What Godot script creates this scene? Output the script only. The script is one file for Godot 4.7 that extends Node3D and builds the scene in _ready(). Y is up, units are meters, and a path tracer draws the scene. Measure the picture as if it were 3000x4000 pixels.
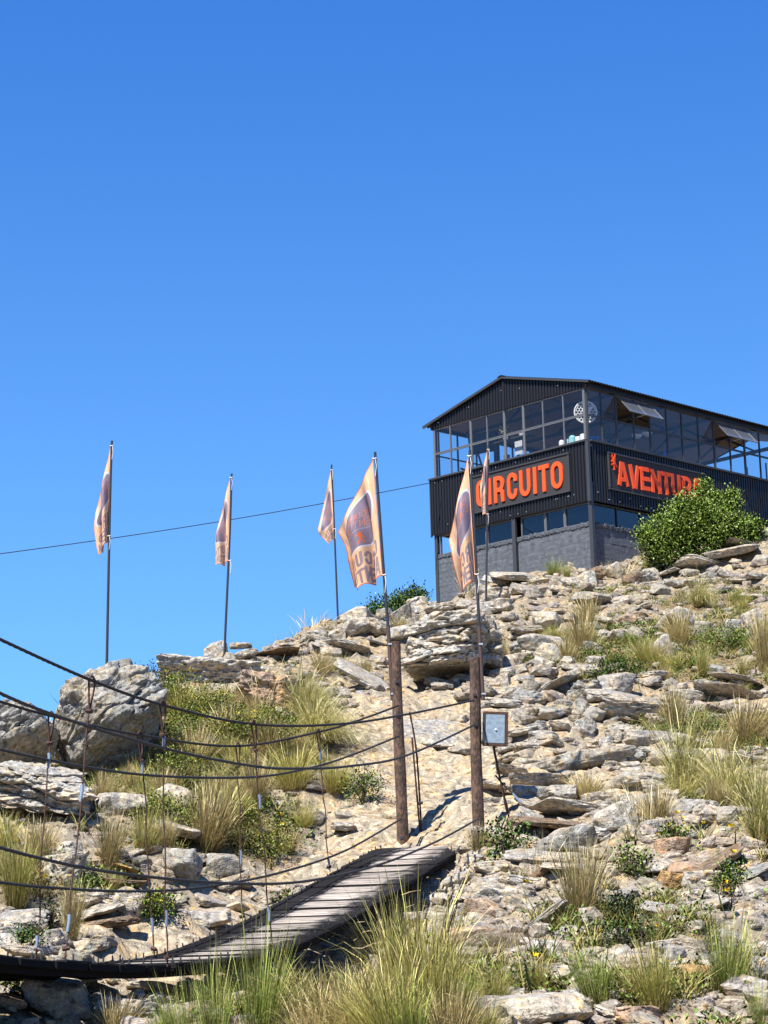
extends Node3D
# A rocky hillside with a rope footbridge, tied banners and a black look-out cabin. Metres, y up; the eye stands at (0, 1.6, 0) and looks along -z.

const EYE := 1.6
const FOCAL := 8090.0
const PITCH := 0.21223
const ROLL := 0.02503
const SKY_TOP := Color(0.083, 0.302, 0.605)
const SKY_LOW := Color(0.46, 0.71, 0.95)
const SKY_CURVE := 0.16
const EXPOSURE := 1.95
const SUN_ENERGY := 1.6

var sun_way := Vector3(-0.32, 0.80, 0.51)
var mats := {}
var meshes := {}
var taken := {}
var fine := FastNoiseLite.new()
var coarse := FastNoiseLite.new()
var cells := FastNoiseLite.new()
var plates := FastNoiseLite.new()
var rng := RandomNumberGenerator.new()

# ------------------------------------------------------------------ shape helper
class Shape:
	var v := PackedVector3Array()
	var n := PackedVector3Array()
	var c := PackedColorArray()
	var t := PackedVector2Array()

	func tri(a: Vector3, b: Vector3, d: Vector3, na: Vector3, nb: Vector3, nd: Vector3, col := Color.WHITE, ta := Vector2.ZERO, tb := Vector2.ZERO, td := Vector2.ZERO) -> void:
		if (b - a).cross(d - a).dot(na + nb + nd) > 0.0:
			v.append_array([a, d, b]); n.append_array([na, nd, nb]); t.append_array([ta, td, tb])
		else:
			v.append_array([a, b, d]); n.append_array([na, nb, nd]); t.append_array([ta, tb, td])
		c.append_array([col, col, col])

	func quad(a: Vector3, b: Vector3, d: Vector3, e: Vector3, nn: Vector3, col := Color.WHITE) -> void:
		tri(a, b, d, nn, nn, nn, col, Vector2(0, 1), Vector2(1, 1), Vector2(1, 0))
		tri(a, d, e, nn, nn, nn, col, Vector2(0, 1), Vector2(1, 0), Vector2(0, 0))

	func box(at: Vector3, s: Vector3, b := Basis.IDENTITY, bev := 0.0, col := Color.WHITE) -> void:
		var h := s * 0.5
		bev = minf(bev, minf(h.x, minf(h.y, h.z)) * 0.6)
		for ax in 3:
			var u := (ax + 1) % 3
			var w := (ax + 2) % 3
			for sg in [-1.0, 1.0]:
				var p: Array[Vector3] = []
				for k in [[-1, -1], [1, -1], [1, 1], [-1, 1]]:
					var q := Vector3.ZERO
					q[ax] = h[ax] * sg
					q[u] = (h[u] - bev) * k[0]
					q[w] = (h[w] - bev) * k[1]
					p.append(at + b * q)
				var nn := Vector3.ZERO
				nn[ax] = sg
				quad(p[0], p[1], p[2], p[3], b * nn, col)
		if bev <= 0.0:
			return
		for ax in 3:
			var u := (ax + 1) % 3
			var w := (ax + 2) % 3
			for su in [-1.0, 1.0]:
				for sw in [-1.0, 1.0]:
					var p: Array[Vector3] = []
					for k in [[-1, 0], [1, 0], [1, 1], [-1, 1]]:
						var q := Vector3.ZERO
						q[ax] = (h[ax] - bev) * k[0]
						q[u] = (h[u] - (bev if k[1] else 0.0)) * su
						q[w] = (h[w] - (0.0 if k[1] else bev)) * sw
						p.append(at + b * q)
					var nn := Vector3.ZERO
					nn[u] = su
					nn[w] = sw
					quad(p[0], p[1], p[2], p[3], (b * nn).normalized(), col)

	func bar(a: Vector3, b: Vector3, wide: float, thick: float, up := Vector3.UP, bev := 0.0) -> void:
		var z := (b - a).normalized()
		if absf(z.dot(up)) > 0.98:
			up = Vector3(0.3, 0, 1).normalized()
		var x := up.cross(z).normalized()
		box((a + b) * 0.5, Vector3(wide, thick, a.distance_to(b)), Basis(x, z.cross(x), z), bev)

	# a round bar through points; lobes > 0 twists it like a laid rope
	func tube(p: PackedVector3Array, r0: float, r1: float, sides: int, lobes := 0, lay := 0.1, caps := true) -> void:
		var last := p.size() - 1
		var x := Vector3.ZERO
		var rows: Array[PackedVector3Array] = []
		var norms: Array[PackedVector3Array] = []
		var run := 0.0
		for i in p.size():
			var dir := (p[mini(i + 1, last)] - p[maxi(i - 1, 0)]).normalized()
			if i == 0:
				x = dir.cross(Vector3.UP if absf(dir.y) < 0.9 else Vector3.RIGHT).normalized()
			else:
				run += p[i].distance_to(p[i - 1])
			x = (x - dir * x.dot(dir)).normalized()
			var y := dir.cross(x)
			var row := PackedVector3Array()
			var nr := PackedVector3Array()
			for k in sides + 1:
				var a := TAU * k / sides
				var o := x * cos(a) + y * sin(a)
				var r := lerpf(r0, r1, float(i) / maxi(last, 1))
				if lobes:
					r *= 1.0 + 0.14 * cos(lobes * (a - run / lay))
				row.append(p[i] + o * r)
				nr.append(o)
			rows.append(row)
			norms.append(nr)
		for i in last:
			for k in sides:
				tri(rows[i][k], rows[i][k + 1], rows[i + 1][k + 1], norms[i][k], norms[i][k + 1], norms[i + 1][k + 1])
				tri(rows[i][k], rows[i + 1][k + 1], rows[i + 1][k], norms[i][k], norms[i + 1][k + 1], norms[i + 1][k])
		if caps:
			for e in [0, last]:
				var nn := (p[0] - p[1]).normalized() if e == 0 else (p[last] - p[last - 1]).normalized()
				for k in sides:
					tri(p[e], rows[e][k], rows[e][k + 1], nn, nn, nn)

	# a lathe about y: profile of (radius, height)
	func lathe(at: Vector3, prof: Array, sides := 16) -> void:
		for i in prof.size() - 1:
			var a: Vector2 = prof[i]
			var b: Vector2 = prof[i + 1]
			var s := Vector2(b.y - a.y, a.x - b.x).normalized()
			for k in sides:
				var p: Array[Vector3] = []
				var q: Array[Vector3] = []
				for kk in [k, k + 1]:
					var d := Vector3(cos(TAU * kk / sides), 0, sin(TAU * kk / sides))
					p.append(at + d * a.x + Vector3.UP * a.y); p.append(at + d * b.x + Vector3.UP * b.y)
					q.append((d * s.x + Vector3.UP * s.y).normalized())
				tri(p[0], p[1], p[3], q[0], q[0], q[1])
				tri(p[0], p[3], p[2], q[0], q[1], q[1])

	# a flat outline in the xy plane, thick from z0 to z1
	func slab(poly: PackedVector2Array, z0: float, z1: float, xf := Transform3D.IDENTITY, bev := 0.0) -> void:
		var top := poly
		if bev > 0.0:
			var inner := Geometry2D.offset_polygon(poly, -bev, Geometry2D.JOIN_MITER)
			if inner.size() == 1 and inner[0].size() == poly.size():
				top = inner[0]
				var best := 0
				for k in top.size():
					if top[k].distance_to(poly[0]) < top[best].distance_to(poly[0]):
						best = k
				if best:
					top = top.slice(best) + top.slice(0, best)
				if Geometry2D.is_polygon_clockwise(top) != Geometry2D.is_polygon_clockwise(poly):
					top = poly
		if top == poly:
			bev = 0.0
		var nz := xf.basis * Vector3(0, 0, 1)
		var ids := Geometry2D.triangulate_polygon(top)
		for i in range(0, ids.size(), 3):
			var a := xf * Vector3(top[ids[i]].x, top[ids[i]].y, z1)
			var b := xf * Vector3(top[ids[i + 1]].x, top[ids[i + 1]].y, z1)
			var d := xf * Vector3(top[ids[i + 2]].x, top[ids[i + 2]].y, z1)
			tri(a, b, d, nz, nz, nz)
		var flip := -1.0 if Geometry2D.is_polygon_clockwise(poly) else 1.0
		for i in poly.size():
			var j := (i + 1) % poly.size()
			var e := (poly[j] - poly[i]).normalized()
			var nn := (xf.basis * Vector3(e.y, -e.x, 0)) * flip
			var m := z1 - bev
			quad(xf * Vector3(poly[i].x, poly[i].y, z0), xf * Vector3(poly[j].x, poly[j].y, z0), xf * Vector3(poly[j].x, poly[j].y, m), xf * Vector3(poly[i].x, poly[i].y, m), nn)
			if bev > 0.0:
				quad(xf * Vector3(poly[i].x, poly[i].y, m), xf * Vector3(poly[j].x, poly[j].y, m), xf * Vector3(top[j].x, top[j].y, z1), xf * Vector3(top[i].x, top[i].y, z1), (nn + nz).normalized())

	func mesh() -> ArrayMesh:
		var a := []
		a.resize(Mesh.ARRAY_MAX)
		a[Mesh.ARRAY_VERTEX] = v
		a[Mesh.ARRAY_NORMAL] = n
		a[Mesh.ARRAY_COLOR] = c
		a[Mesh.ARRAY_TEX_UV] = t
		var m := ArrayMesh.new()
		if v.size():
			m.add_surface_from_arrays(Mesh.PRIMITIVE_TRIANGLES, a)
		return m

# ------------------------------------------------------------------ scene helpers
func numbered(called: String) -> String:
	var k: int = taken.get(called, 0)
	taken[called] = k + 1
	return called if k == 0 else "%s_%03d" % [called, k]

func tag(o: Node3D, label: String, category: String, group := "") -> Node3D:
	o.set_meta("label", label)
	o.set_meta("category", category)
	if group:
		o.set_meta("group", group)
	return o

func thing(called: String, label: String, category: String, at_ := Vector3.ZERO, group := "") -> Node3D:
	var o := Node3D.new()
	o.name = numbered(called)
	add_child(o, true)
	o.position = at_
	tag(o, label, category, group)
	return o

func mi(called: String, m: Mesh, material: Material, parent: Node3D = null) -> MeshInstance3D:
	var o := MeshInstance3D.new()
	o.mesh = m
	o.material_override = material
	o.name = numbered(called) if parent == null else called
	if parent == null:
		add_child(o, true)
	else:
		var k := 0
		while parent.has_node(NodePath(o.name)):
			k += 1
			o.name = "%s_%03d" % [called, k]
		parent.add_child(o, true)
	return o

func part(called: String, s: Shape, material: Material, parent: Node3D) -> MeshInstance3D:
	return mi(called, s.mesh(), material, parent)

var counts := {}
# the same as mi() under a parent that will have very many children of one name
func piece(called: String, m: Mesh, material: Material, parent: Node3D) -> MeshInstance3D:
	var key := [parent.get_instance_id(), called]
	var k: int = counts.get(key, 0)
	counts[key] = k + 1
	var o := MeshInstance3D.new()
	o.mesh = m
	o.material_override = material
	o.name = called if k == 0 else "%s_%03d" % [called, k]
	parent.add_child(o, true)
	return o

func lin(r: float, g: float, b: float) -> Color:
	return Color(r, g, b).linear_to_srgb()

func mat(called: String, col: Color, rough := 0.7, metal := 0.0) -> StandardMaterial3D:
	if mats.has(called):
		return mats[called]
	var m := StandardMaterial3D.new()
	m.albedo_color = col
	m.roughness = rough
	m.metallic = metal
	m.metallic_specular = 0.5
	mats[called] = m
	return m

# the point seen at a pixel of the 3000 x 4000 photograph, d metres ahead of the eye
func at(px: float, py: float, d: float) -> Vector3:
	var a := px - 1500.0
	var b := py - 2000.0
	var u := cos(ROLL) * a - sin(ROLL) * b
	var w := sin(ROLL) * a + cos(ROLL) * b
	var yc := -w / FOCAL
	var k := d / (cos(PITCH) - yc * sin(PITCH))
	return Vector3(u / FOCAL * k, (yc * cos(PITCH) + sin(PITCH)) * k + EYE, -d)

func pixel(p: Vector3) -> Vector2:
	var y := p.y - EYE
	var d := -p.z
	var yc := y * cos(PITCH) - d * sin(PITCH)
	var zc := d * cos(PITCH) + y * sin(PITCH)
	var u := FOCAL * p.x / zc
	var w := -FOCAL * yc / zc
	return Vector2(1500.0 + cos(ROLL) * u + sin(ROLL) * w, 2000.0 - sin(ROLL) * u + cos(ROLL) * w)

func curve(p: PackedVector3Array, step: float) -> PackedVector3Array:
	var out := PackedVector3Array()
	for i in p.size() - 1:
		var a := p[maxi(i - 1, 0)]
		var d := p[mini(i + 2, p.size() - 1)]
		var k := maxi(1, int(p[i].distance_to(p[i + 1]) / step))
		for j in k:
			out.append(p[i].cubic_interpolate(p[i + 1], a, d, float(j) / k))
	out.append(p[p.size() - 1])
	return out

# ------------------------------------------------------------------ the hill
# (pixel x, pixel y, metres ahead): where the ground is seen
const SEEN := [
	[100, 3960, 14.5], [400, 3880, 16], [900, 3920, 15], [1250, 3890, 15.3], [500, 3700, 18.5], [300, 3560, 19.5], [800, 3650, 19.3], [800, 3450, 21.5],
	[1100, 3370, 23], [1450, 3292, 24], [1572, 3268, 24], [1860, 3245, 23.7], [500, 3330, 21.5], [200, 3400, 20], [300, 3200, 22.5], [600, 3100, 24], [450, 3060, 25],
	[600, 2690, 30], [900, 2600, 33], [100, 2930, 29], [1000, 2900, 27], [1250, 2700, 31], [1200, 2515, 36], [1350, 2465, 40], [1500, 2435, 43], [1700, 2400, 47],
	[1700, 3000, 27], [1700, 2750, 30.0], [1740, 2690, 32.5], [1740, 2655, 34.3], [1780, 2440, 36.5], [1700, 3130, 25.3], [1720, 3205, 24.4], [2000, 3250, 23], [2000, 3000, 26.5], [2100, 2800, 29.5],
	[2100, 2600, 33], [2100, 2420, 40], [1900, 2345, 43], [2100, 2290, 46], [2334, 2240, 49], [2600, 2260, 46], [2900, 2120, 47], [2995, 2090, 47.5], [2790, 2195, 46.5], [2900, 2300, 43], [2500, 2450, 38],
	[2900, 2500, 36], [2500, 2700, 31.5], [2900, 2700, 31], [2500, 2950, 26.5], [2900, 3000, 25.5], [2300, 3200, 22.5], [2800, 3300, 20.5], [2400, 3450, 18.5],
	[2900, 3600, 16.5], [2000, 3520, 18.5], [1800, 3620, 17.5], [2200, 3800, 14.5], [2800, 3900, 13.5], [1900, 3960, 13], [1550, 3960, 13.4], [1650, 3520, 19.3],
]
# (x, metres ahead, height above the eye): ground that the picture does not show, or that lies under the bridge
const UNSEEN := [
	[-9, 0, -1.6], [0, 0, -1.6], [9, 0, -1.6], [-9, 8, -1.2], [0, 9, -1.15], [7, 9, -0.8], [-1.5, 11.5, -0.75], [1.5, 11.5, -0.7], [-5, 12, -0.7],
	[-0.9, 20, 0.05], [-0.2, 21.5, 0.45], [0.25, 22.8, 1.0], [-1.5, 18, -0.2], [-0.5, 18.4, -0.55], [-0.7, 17.2, -0.6], [-0.1, 19.6, -0.15], [-1.7, 16, -0.32], [-2.6, 14, -0.4],
	[10, 50, 10.2], [8.5, 35, 5.6], [6.5, 20, 1.2], [6, 13, -0.3], [15, 50, 10.4], [4, 58, 9.4], [10, 60, 10.2], [0, 58, 8.2], [1, 53, 8.6], [-4, 55, 5.8], [-8, 45, 3.6], [-5, 42, 4.6],
	[-12, 40, 3], [-12, 30, 2.4], [-6.5, 30, 2.4], [-5, 36, 4.0], [-6.8, 36, 2.9], [-8, 40, 2.6], [-10, 24, 1.6], [-8, 18, 0.2], [-8, 14, -0.5], [6.5, 52, 9.7], [9, 56, 10.0], [-1, 47, 6.8], [0.3, 50, 7.5], [-2.5, 46, 5.9], [-3, 50, 5.6], [-1, 53, 7.0], [-5, 46, 4.2], [1.2, 50.5, 8.2],
]
const TREND := [[-400.0, -6.0], [0.0, -1.6], [9.0, -1.1], [13.0, -0.5], [18.0, 0.4], [24.0, 1.5], [30.0, 3.6], [36.0, 5.5], [43.0, 7.3], [50.0, 9.0], [60.0, 9.2], [80.0, 6.0], [160.0, -8.0], [500.0, -30.0], [3000.0, -40.0]]
var known: Array[Vector3] = []
var weight := PackedFloat64Array()
var rest_grid := PackedFloat32Array()
const GX0 := -13.0
const GX1 := 16.0
const GD0 := 6.0
const GD1 := 62.0
var gnx := 59
var gnd := 113
var xs := PackedFloat32Array()
var ds := PackedFloat32Array()
var heights := PackedFloat32Array()

func trend(d: float) -> float:
	for i in TREND.size() - 1:
		if d <= TREND[i + 1][0]:
			var f: float = clampf((d - TREND[i][0]) / (TREND[i + 1][0] - TREND[i][0]), 0, 1)
			return lerpf(TREND[i][1], TREND[i + 1][1], f)
	return -40.0

func kin(r: float) -> float:
	var q := r / 3.2
	return (1.0 + q) * exp(-q)

func solve_hill() -> void:
	for s in SEEN:
		var p := at(s[0], s[1], s[2])
		known.append(Vector3(p.x, p.y - EYE, s[2]))
	for s in UNSEEN:
		known.append(Vector3(s[0], s[2], s[1]))
	var n := known.size()
	var a: Array[PackedFloat64Array] = []
	for i in n:
		var row := PackedFloat64Array()
		row.resize(n + 1)
		for j in n:
			row[j] = kin(Vector2(known[i].x - known[j].x, known[i].z - known[j].z).length())
		row[i] += 0.004
		row[n] = known[i].y - base_rise(known[i].x, known[i].z)
		a.append(row)
	for i in n:
		var best := i
		for k in range(i + 1, n):
			if absf(a[k][i]) > absf(a[best][i]):
				best = k
		var sw := a[i]
		a[i] = a[best]
		a[best] = sw
		for k in range(i + 1, n):
			var f := a[k][i] / a[i][i]
			if f != 0.0:
				for j in range(i, n + 1):
					a[k][j] -= f * a[i][j]
	weight.resize(n)
	for i in range(n - 1, -1, -1):
		var t := a[i][n]
		for j in range(i + 1, n):
			t -= a[i][j] * weight[j]
		weight[i] = t / a[i][i]
	rest_grid.resize(gnx * gnd)
	for j in gnd:
		var d := lerpf(GD0, GD1, float(j) / (gnd - 1))
		for i in gnx:
			var x := lerpf(GX0, GX1, float(i) / (gnx - 1))
			var t := 0.0
			for k in n:
				var q := sqrt((x - known[k].x) * (x - known[k].x) + (d - known[k].z) * (d - known[k].z)) / 3.2
				if q < 9.0:
					t += weight[k] * (1.0 + q) * exp(-q)
			rest_grid[j * gnx + i] = t

func broad(x: float, d: float) -> float:
	var fx := clampf((x - GX0) / (GX1 - GX0), 0, 0.9999) * (gnx - 1)
	var fd := clampf((d - GD0) / (GD1 - GD0), 0, 0.9999) * (gnd - 1)
	var i := int(fx)
	var j := int(fd)
	fx -= i
	fd -= j
	var b := j * gnx + i
	var r := lerpf(lerpf(rest_grid[b], rest_grid[b + 1], fx), lerpf(rest_grid[b + gnx], rest_grid[b + gnx + 1], fx), fd)
	var out := maxf(maxf(GX0 - x, x - GX1), maxf(GD0 - d, d - GD1))
	if out > 0.0:
		r *= exp(-out / 12.0)
	return base_rise(x, d) + r

# the hill falls away to the left behind the boulders
func base_rise(x: float, d: float) -> float:
	var t := trend(d)
	return lerpf(t, minf(t, 2.6), smoothstep(-0.5, -5.5, x) * smoothstep(26.0, 31.0, d))

# patches of plant cover and of bare rock: (pixel x, pixel y, radius in metres, how much)
const COVER := [[600, 2850, 2.2, 1.5], [1050, 2930, 1.9, 1.5], [800, 3180, 1.6, 1.4], [1130, 2750, 1.6, 1.2], [1000, 3350, 1.2, 0.6], [100, 3420, 1.4, 0.9], [480, 3500, 1.0, 0.7], [2700, 2520, 3.2, 1.3], [2480, 2570, 1.8, 1.3], [2900, 2850, 1.8, 1.2], [2600, 3280, 1.0, 0.7], [2620, 2850, 0.9, 0.7],
	[2450, 3700, 0.7, 0.6], [2850, 3850, 0.5, 0.6], [2550, 3900, 0.5, 0.6], [2080, 3850, 0.6, 0.6], [1500, 3960, 0.8, 1.0], [1000, 4000, 0.8, 1.0], [2500, 3820, 1.2, -0.3], [2300, 2330, 2.0, 0.4], [2750, 2360, 2.0, 0.8], [2300, 3600, 1.2, 0.7], [100, 3950, 0.8, 0.8],
	[1040, 2760, 0.7, -2.0], [800, 2680, 0.8, -2.0], [1630, 3080, 1.9, -1.7], [1660, 2850, 2.2, -1.7], [1500, 2900, 1.2, -0.8], [700, 3700, 1.6, -1.3], [1300, 3420, 1.2, -1.3], [950, 3560, 0.9, -0.9], [2150, 2750, 2.2, -1.0], [1650, 3270, 1.2, -1.5], [350, 3750, 1.0, -0.6], [2100, 2950, 1.4, -0.8]]
var patches: Array[Vector4] = []

func cover(x: float, d: float) -> float:
	var t := -0.05 + coarse.get_noise_2d(x * 3.0, d * 3.0) * 0.9
	for p in patches:
		var q := ((x - p.x) * (x - p.x) + (d - p.y) * (d - p.y)) / (p.z * p.z)
		if q < 4.0:
			t += p.w * exp(-q * 1.4)
	return t

func build_hill() -> void:
	solve_hill()
	for c in COVER:
		var d := 12.0
		while d < 55.0:
			var p := at(c[0], c[1], d)
			if p.y - EYE < broad(p.x, d):
				break
			d += 0.2
		patches.append(Vector4(at(c[0], c[1], d).x, d, c[2], c[3]))
	var out := [14.0, 18.0, 25.0, 40.0, 70.0, 130.0, 300.0, 800.0, 2500.0]
	for k in range(8, -1, -1):
		xs.append(-out[k])
	for i in 216:
		xs.append(-10.5 + i * 0.105)
	for k in out:
		xs.append(k)
	for d in [-2500.0, -700.0, -200.0, -60.0, -20.0, -5.0, 2.0, 6.0, 9.0, 10.0]:
		ds.append(d)
	var d := 10.5
	while d < 54.0:
		ds.append(d)
		d *= 1.0062
	for q in [55.0, 57.0, 60.0, 65.0, 72.0, 85.0, 110.0, 160.0, 300.0, 700.0, 2500.0]:
		ds.append(q)
	var nx := xs.size()
	var nd := ds.size()
	var verts := PackedVector3Array()
	var cols := PackedColorArray()
	heights.resize(nx * nd)
	for j in nd:
		for i in nx:
			var x := xs[i]
			var z := ds[j]
			var h := broad(x, z)
			var cv := 0.4
			if absf(x) < 14.0 and z > 8.0 and z < 58.0:
				cv = cover(x, z)
				var bare := clampf(1.0 - cv, 0.0, 1.0)
				var step := 0.16 + 0.06 * coarse.get_noise_2d(x, z + 70.0)
				var q := h / step + coarse.get_noise_2d(x * 6.0, z * 6.0) * 1.6 + fine.get_noise_2d(x * 1.2, z * 1.2) * 0.5
				var f := q - floorf(q)
				var led := (floorf(q) + smoothstep(0.55, 0.95, f) - q) * step
				var calm := smoothstep(0.1, -0.7, cv)
				h += led * bare * lerpf(0.55, 0.30, calm) + fine.get_noise_2d(x * 0.9 + 40.0, z * 0.9) * lerpf(0.10, 0.07, calm) + fine.get_noise_2d(x * 4.0, z * 4.0 + 9.0) * 0.03 * bare
				# bedrock broken into plates that stand proud of each other
				var cr := (cells.get_noise_2d(x + fine.get_noise_2d(x * 1.5, z * 1.5) * 0.12, z * 1.25) + 1.0) * 0.5
				var pl := plates.get_noise_2d(x + fine.get_noise_2d(x * 1.5, z * 1.5) * 0.12, z * 1.25)
				h += bare * lerpf(1.0, 0.85, calm) * (pl * 0.085 - 0.07 * (1.0 - smoothstep(0.02, 0.14, cr)))
			heights[j * nx + i] = h + EYE
			verts.append(Vector3(x, h + EYE, -z))
			var tone := 0.5 + 0.5 * coarse.get_noise_2d(x * 4.0 + 300.0, z * 4.0)
			var smooth_rock := smoothstep(0.0, -0.6, cv)
			var col := Color(0.71, 0.665, 0.59).lerp(Color(0.65, 0.63, 0.595), tone)
			col = col.lerp(Color(0.91, 0.845, 0.735).lerp(Color(0.84, 0.80, 0.735), tone), smooth_rock)
			col = col * (0.85 + 0.35 * (0.5 + 0.5 * fine.get_noise_2d(x * 2.5, z * 2.5 + 55.0)))
			var soil := Color(0.50, 0.40, 0.28).lerp(Color(0.30, 0.30, 0.15), clampf(0.5 + fine.get_noise_2d(x * 3.0, z * 3.0), 0, 1))
			col = col.lerp(soil, smoothstep(0.35, 0.85, cv) * 0.85)
			cols.append(Color(col.r, col.g, col.b))
	var idx := PackedInt32Array()
	for j in nd - 1:
		for i in nx - 1:
			var a := j * nx + i
			idx.append_array([a, a + nx, a + 1, a + 1, a + nx, a + nx + 1])
	var norms := PackedVector3Array()
	norms.resize(verts.size())
	for j in nd:
		for i in nx:
			var i0 := maxi(i - 1, 0)
			var i1 := mini(i + 1, nx - 1)
			var j0 := maxi(j - 1, 0)
			var j1 := mini(j + 1, nd - 1)
			var a := verts[j * nx + i1] - verts[j * nx + i0]
			var b := verts[j1 * nx + i] - verts[j0 * nx + i]
			norms[j * nx + i] = a.cross(b).normalized()
	var arr := []
	arr.resize(Mesh.ARRAY_MAX)
	arr[Mesh.ARRAY_VERTEX] = verts
	arr[Mesh.ARRAY_NORMAL] = norms
	arr[Mesh.ARRAY_COLOR] = cols
	arr[Mesh.ARRAY_INDEX] = idx
	var m := ArrayMesh.new()
	m.add_surface_from_arrays(Mesh.PRIMITIVE_TRIANGLES, arr)
	var o := mi("hillside", m, mats.ground)
	o.set_meta("kind", "structure")
	o.set_meta("label", "steep hillside of bare tan rock and thin soil")

func place_in(a: PackedFloat32Array, v: float) -> int:
	var k := a.bsearch(v)
	return clampi(k - 1, 0, a.size() - 2)

func ground(x: float, z: float) -> float:
	var d := -z
	var i := place_in(xs, x)
	var j := place_in(ds, d)
	var fx := clampf((x - xs[i]) / (xs[i + 1] - xs[i]), 0, 1)
	var fd := clampf((d - ds[j]) / (ds[j + 1] - ds[j]), 0, 1)
	var b := j * xs.size() + i
	var nx := xs.size()
	return lerpf(lerpf(heights[b], heights[b + 1], fx), lerpf(heights[b + nx], heights[b + nx + 1], fx), fd)

# where the line of sight through a pixel meets the hill
func hit(px: float, py: float) -> Vector3:
	var d := 10.5
	var p := at(px, py, d)
	while d < 60.0:
		p = at(px, py, d)
		if p.y < ground(p.x, p.z):
			var lo := d - 0.15
			for k in 5:
				var m := (lo + d) * 0.5
				var q := at(px, py, m)
				if q.y < ground(q.x, q.z):
					d = m
				else:
					lo = m
			return at(px, py, d)
		d += 0.15
	# over the crest: the nearest pass of the sight line above the ground
	var best := 1e9
	var out := p
	d = 22.0
	while d < 54.0:
		p = at(px, py, d)
		var gap := (p.y - ground(p.x, p.z)) / d
		if gap < best:
			best = gap
			out = p
		d += 0.5
	return out

# ------------------------------------------------------------------ computed textures
func field(sd: int, freq: float, kind: int, oct: int, w := 512, h := 512, cell := 0) -> PackedByteArray:
	var f := FastNoiseLite.new()
	f.seed = sd
	f.noise_type = kind
	f.frequency = freq
	f.fractal_type = FastNoiseLite.FRACTAL_FBM if cell != 2 else FastNoiseLite.FRACTAL_RIDGED
	f.fractal_octaves = oct
	if cell == 1:
		f.fractal_type = FastNoiseLite.FRACTAL_NONE
		f.cellular_return_type = FastNoiseLite.RETURN_DISTANCE
	var im := f.get_seamless_image(w, h)
	if w != 512 or h != 512:
		im.resize(512, 512, Image.INTERPOLATE_LANCZOS)
	im.convert(Image.FORMAT_L8)
	return im.get_data()

func rgb_image(b: PackedByteArray, n := 512) -> ImageTexture:
	return ImageTexture.create_from_image(Image.create_from_data(n, n, false, Image.FORMAT_RGB8, b))

func grey_image(b: PackedByteArray, n := 512) -> ImageTexture:
	return ImageTexture.create_from_image(Image.create_from_data(n, n, false, Image.FORMAT_L8, b))

# stone: warm and grey patches, pale lichen, dark specks, split lines along the bedding with shade and dirt painted in
func stone_textures() -> Array:
	var big := field(11, 0.006, FastNoiseLite.TYPE_SIMPLEX_SMOOTH, 4)
	var mid := field(12, 0.025, FastNoiseLite.TYPE_SIMPLEX_SMOOTH, 5)
	var bed := field(13, 0.012, FastNoiseLite.TYPE_SIMPLEX_SMOOTH, 4, 512, 1536)
	var rid := field(14, 0.010, FastNoiseLite.TYPE_SIMPLEX_SMOOTH, 4, 512, 900, 2)
	var lic := field(15, 0.026, FastNoiseLite.TYPE_SIMPLEX_SMOOTH, 5)
	var fin := field(16, 0.12, FastNoiseLite.TYPE_SIMPLEX, 3)
	var col := PackedByteArray()
	var hgt := PackedByteArray()
	col.resize(512 * 512 * 3)
	hgt.resize(512 * 512)
	for i in 512 * 512:
		var g := big[i] / 255.0
		var m := mid[i] / 255.0
		var e := bed[i] / 255.0
		var r := rid[i] / 255.0
		var l := lic[i] / 255.0
		var f := fin[i] / 255.0
		var w := smoothstep(0.35, 0.65, g)
		var cr := lerpf(0.855, 0.775, w)
		var cg := lerpf(0.81, 0.765, w)
		var cb := lerpf(0.74, 0.745, w)
		var v := 0.80 + 0.22 * (m - 0.5) + 0.22 * (f - 0.5) + 0.16 * (e - 0.5)
		var li := smoothstep(0.60, 0.645, l) * smoothstep(0.35, 0.55, m + 0.4 * (f - 0.5))
		cr = lerpf(cr * v, 0.88, li * 0.7)
		cg = lerpf(cg * v, 0.87, li * 0.7)
		cb = lerpf(cb * v, 0.82, li * 0.7)
		var dk := smoothstep(0.60, 0.72, 1.0 - l) * smoothstep(0.45, 0.6, f * 0.5 + m * 0.5) * 0.45
		var crack_shade := smoothstep(0.86, 0.97, r) * 0.45  # darkens the colour along split lines: painted shade as well as dirt
		var q := (1.0 - dk) * (1.0 - crack_shade)
		var och := smoothstep(0.62, 0.72, m) * (1.0 - w) * 0.3
		col[i * 3] = int(clampf(cr * q, 0, 1) * 255)
		col[i * 3 + 1] = int(clampf(cg * q * (1.0 - och * 0.25), 0, 1) * 255)
		col[i * 3 + 2] = int(clampf(cb * q * (1.0 - och * 0.8), 0, 1) * 255)
		hgt[i] = int(clampf(0.20 + 0.34 * m + 0.16 * e + 0.20 * f - 0.40 * smoothstep(0.80, 0.97, r) + 0.06 * li + 0.15, 0, 1) * 255)
	return [rgb_image(col), grey_image(hgt)]

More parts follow.
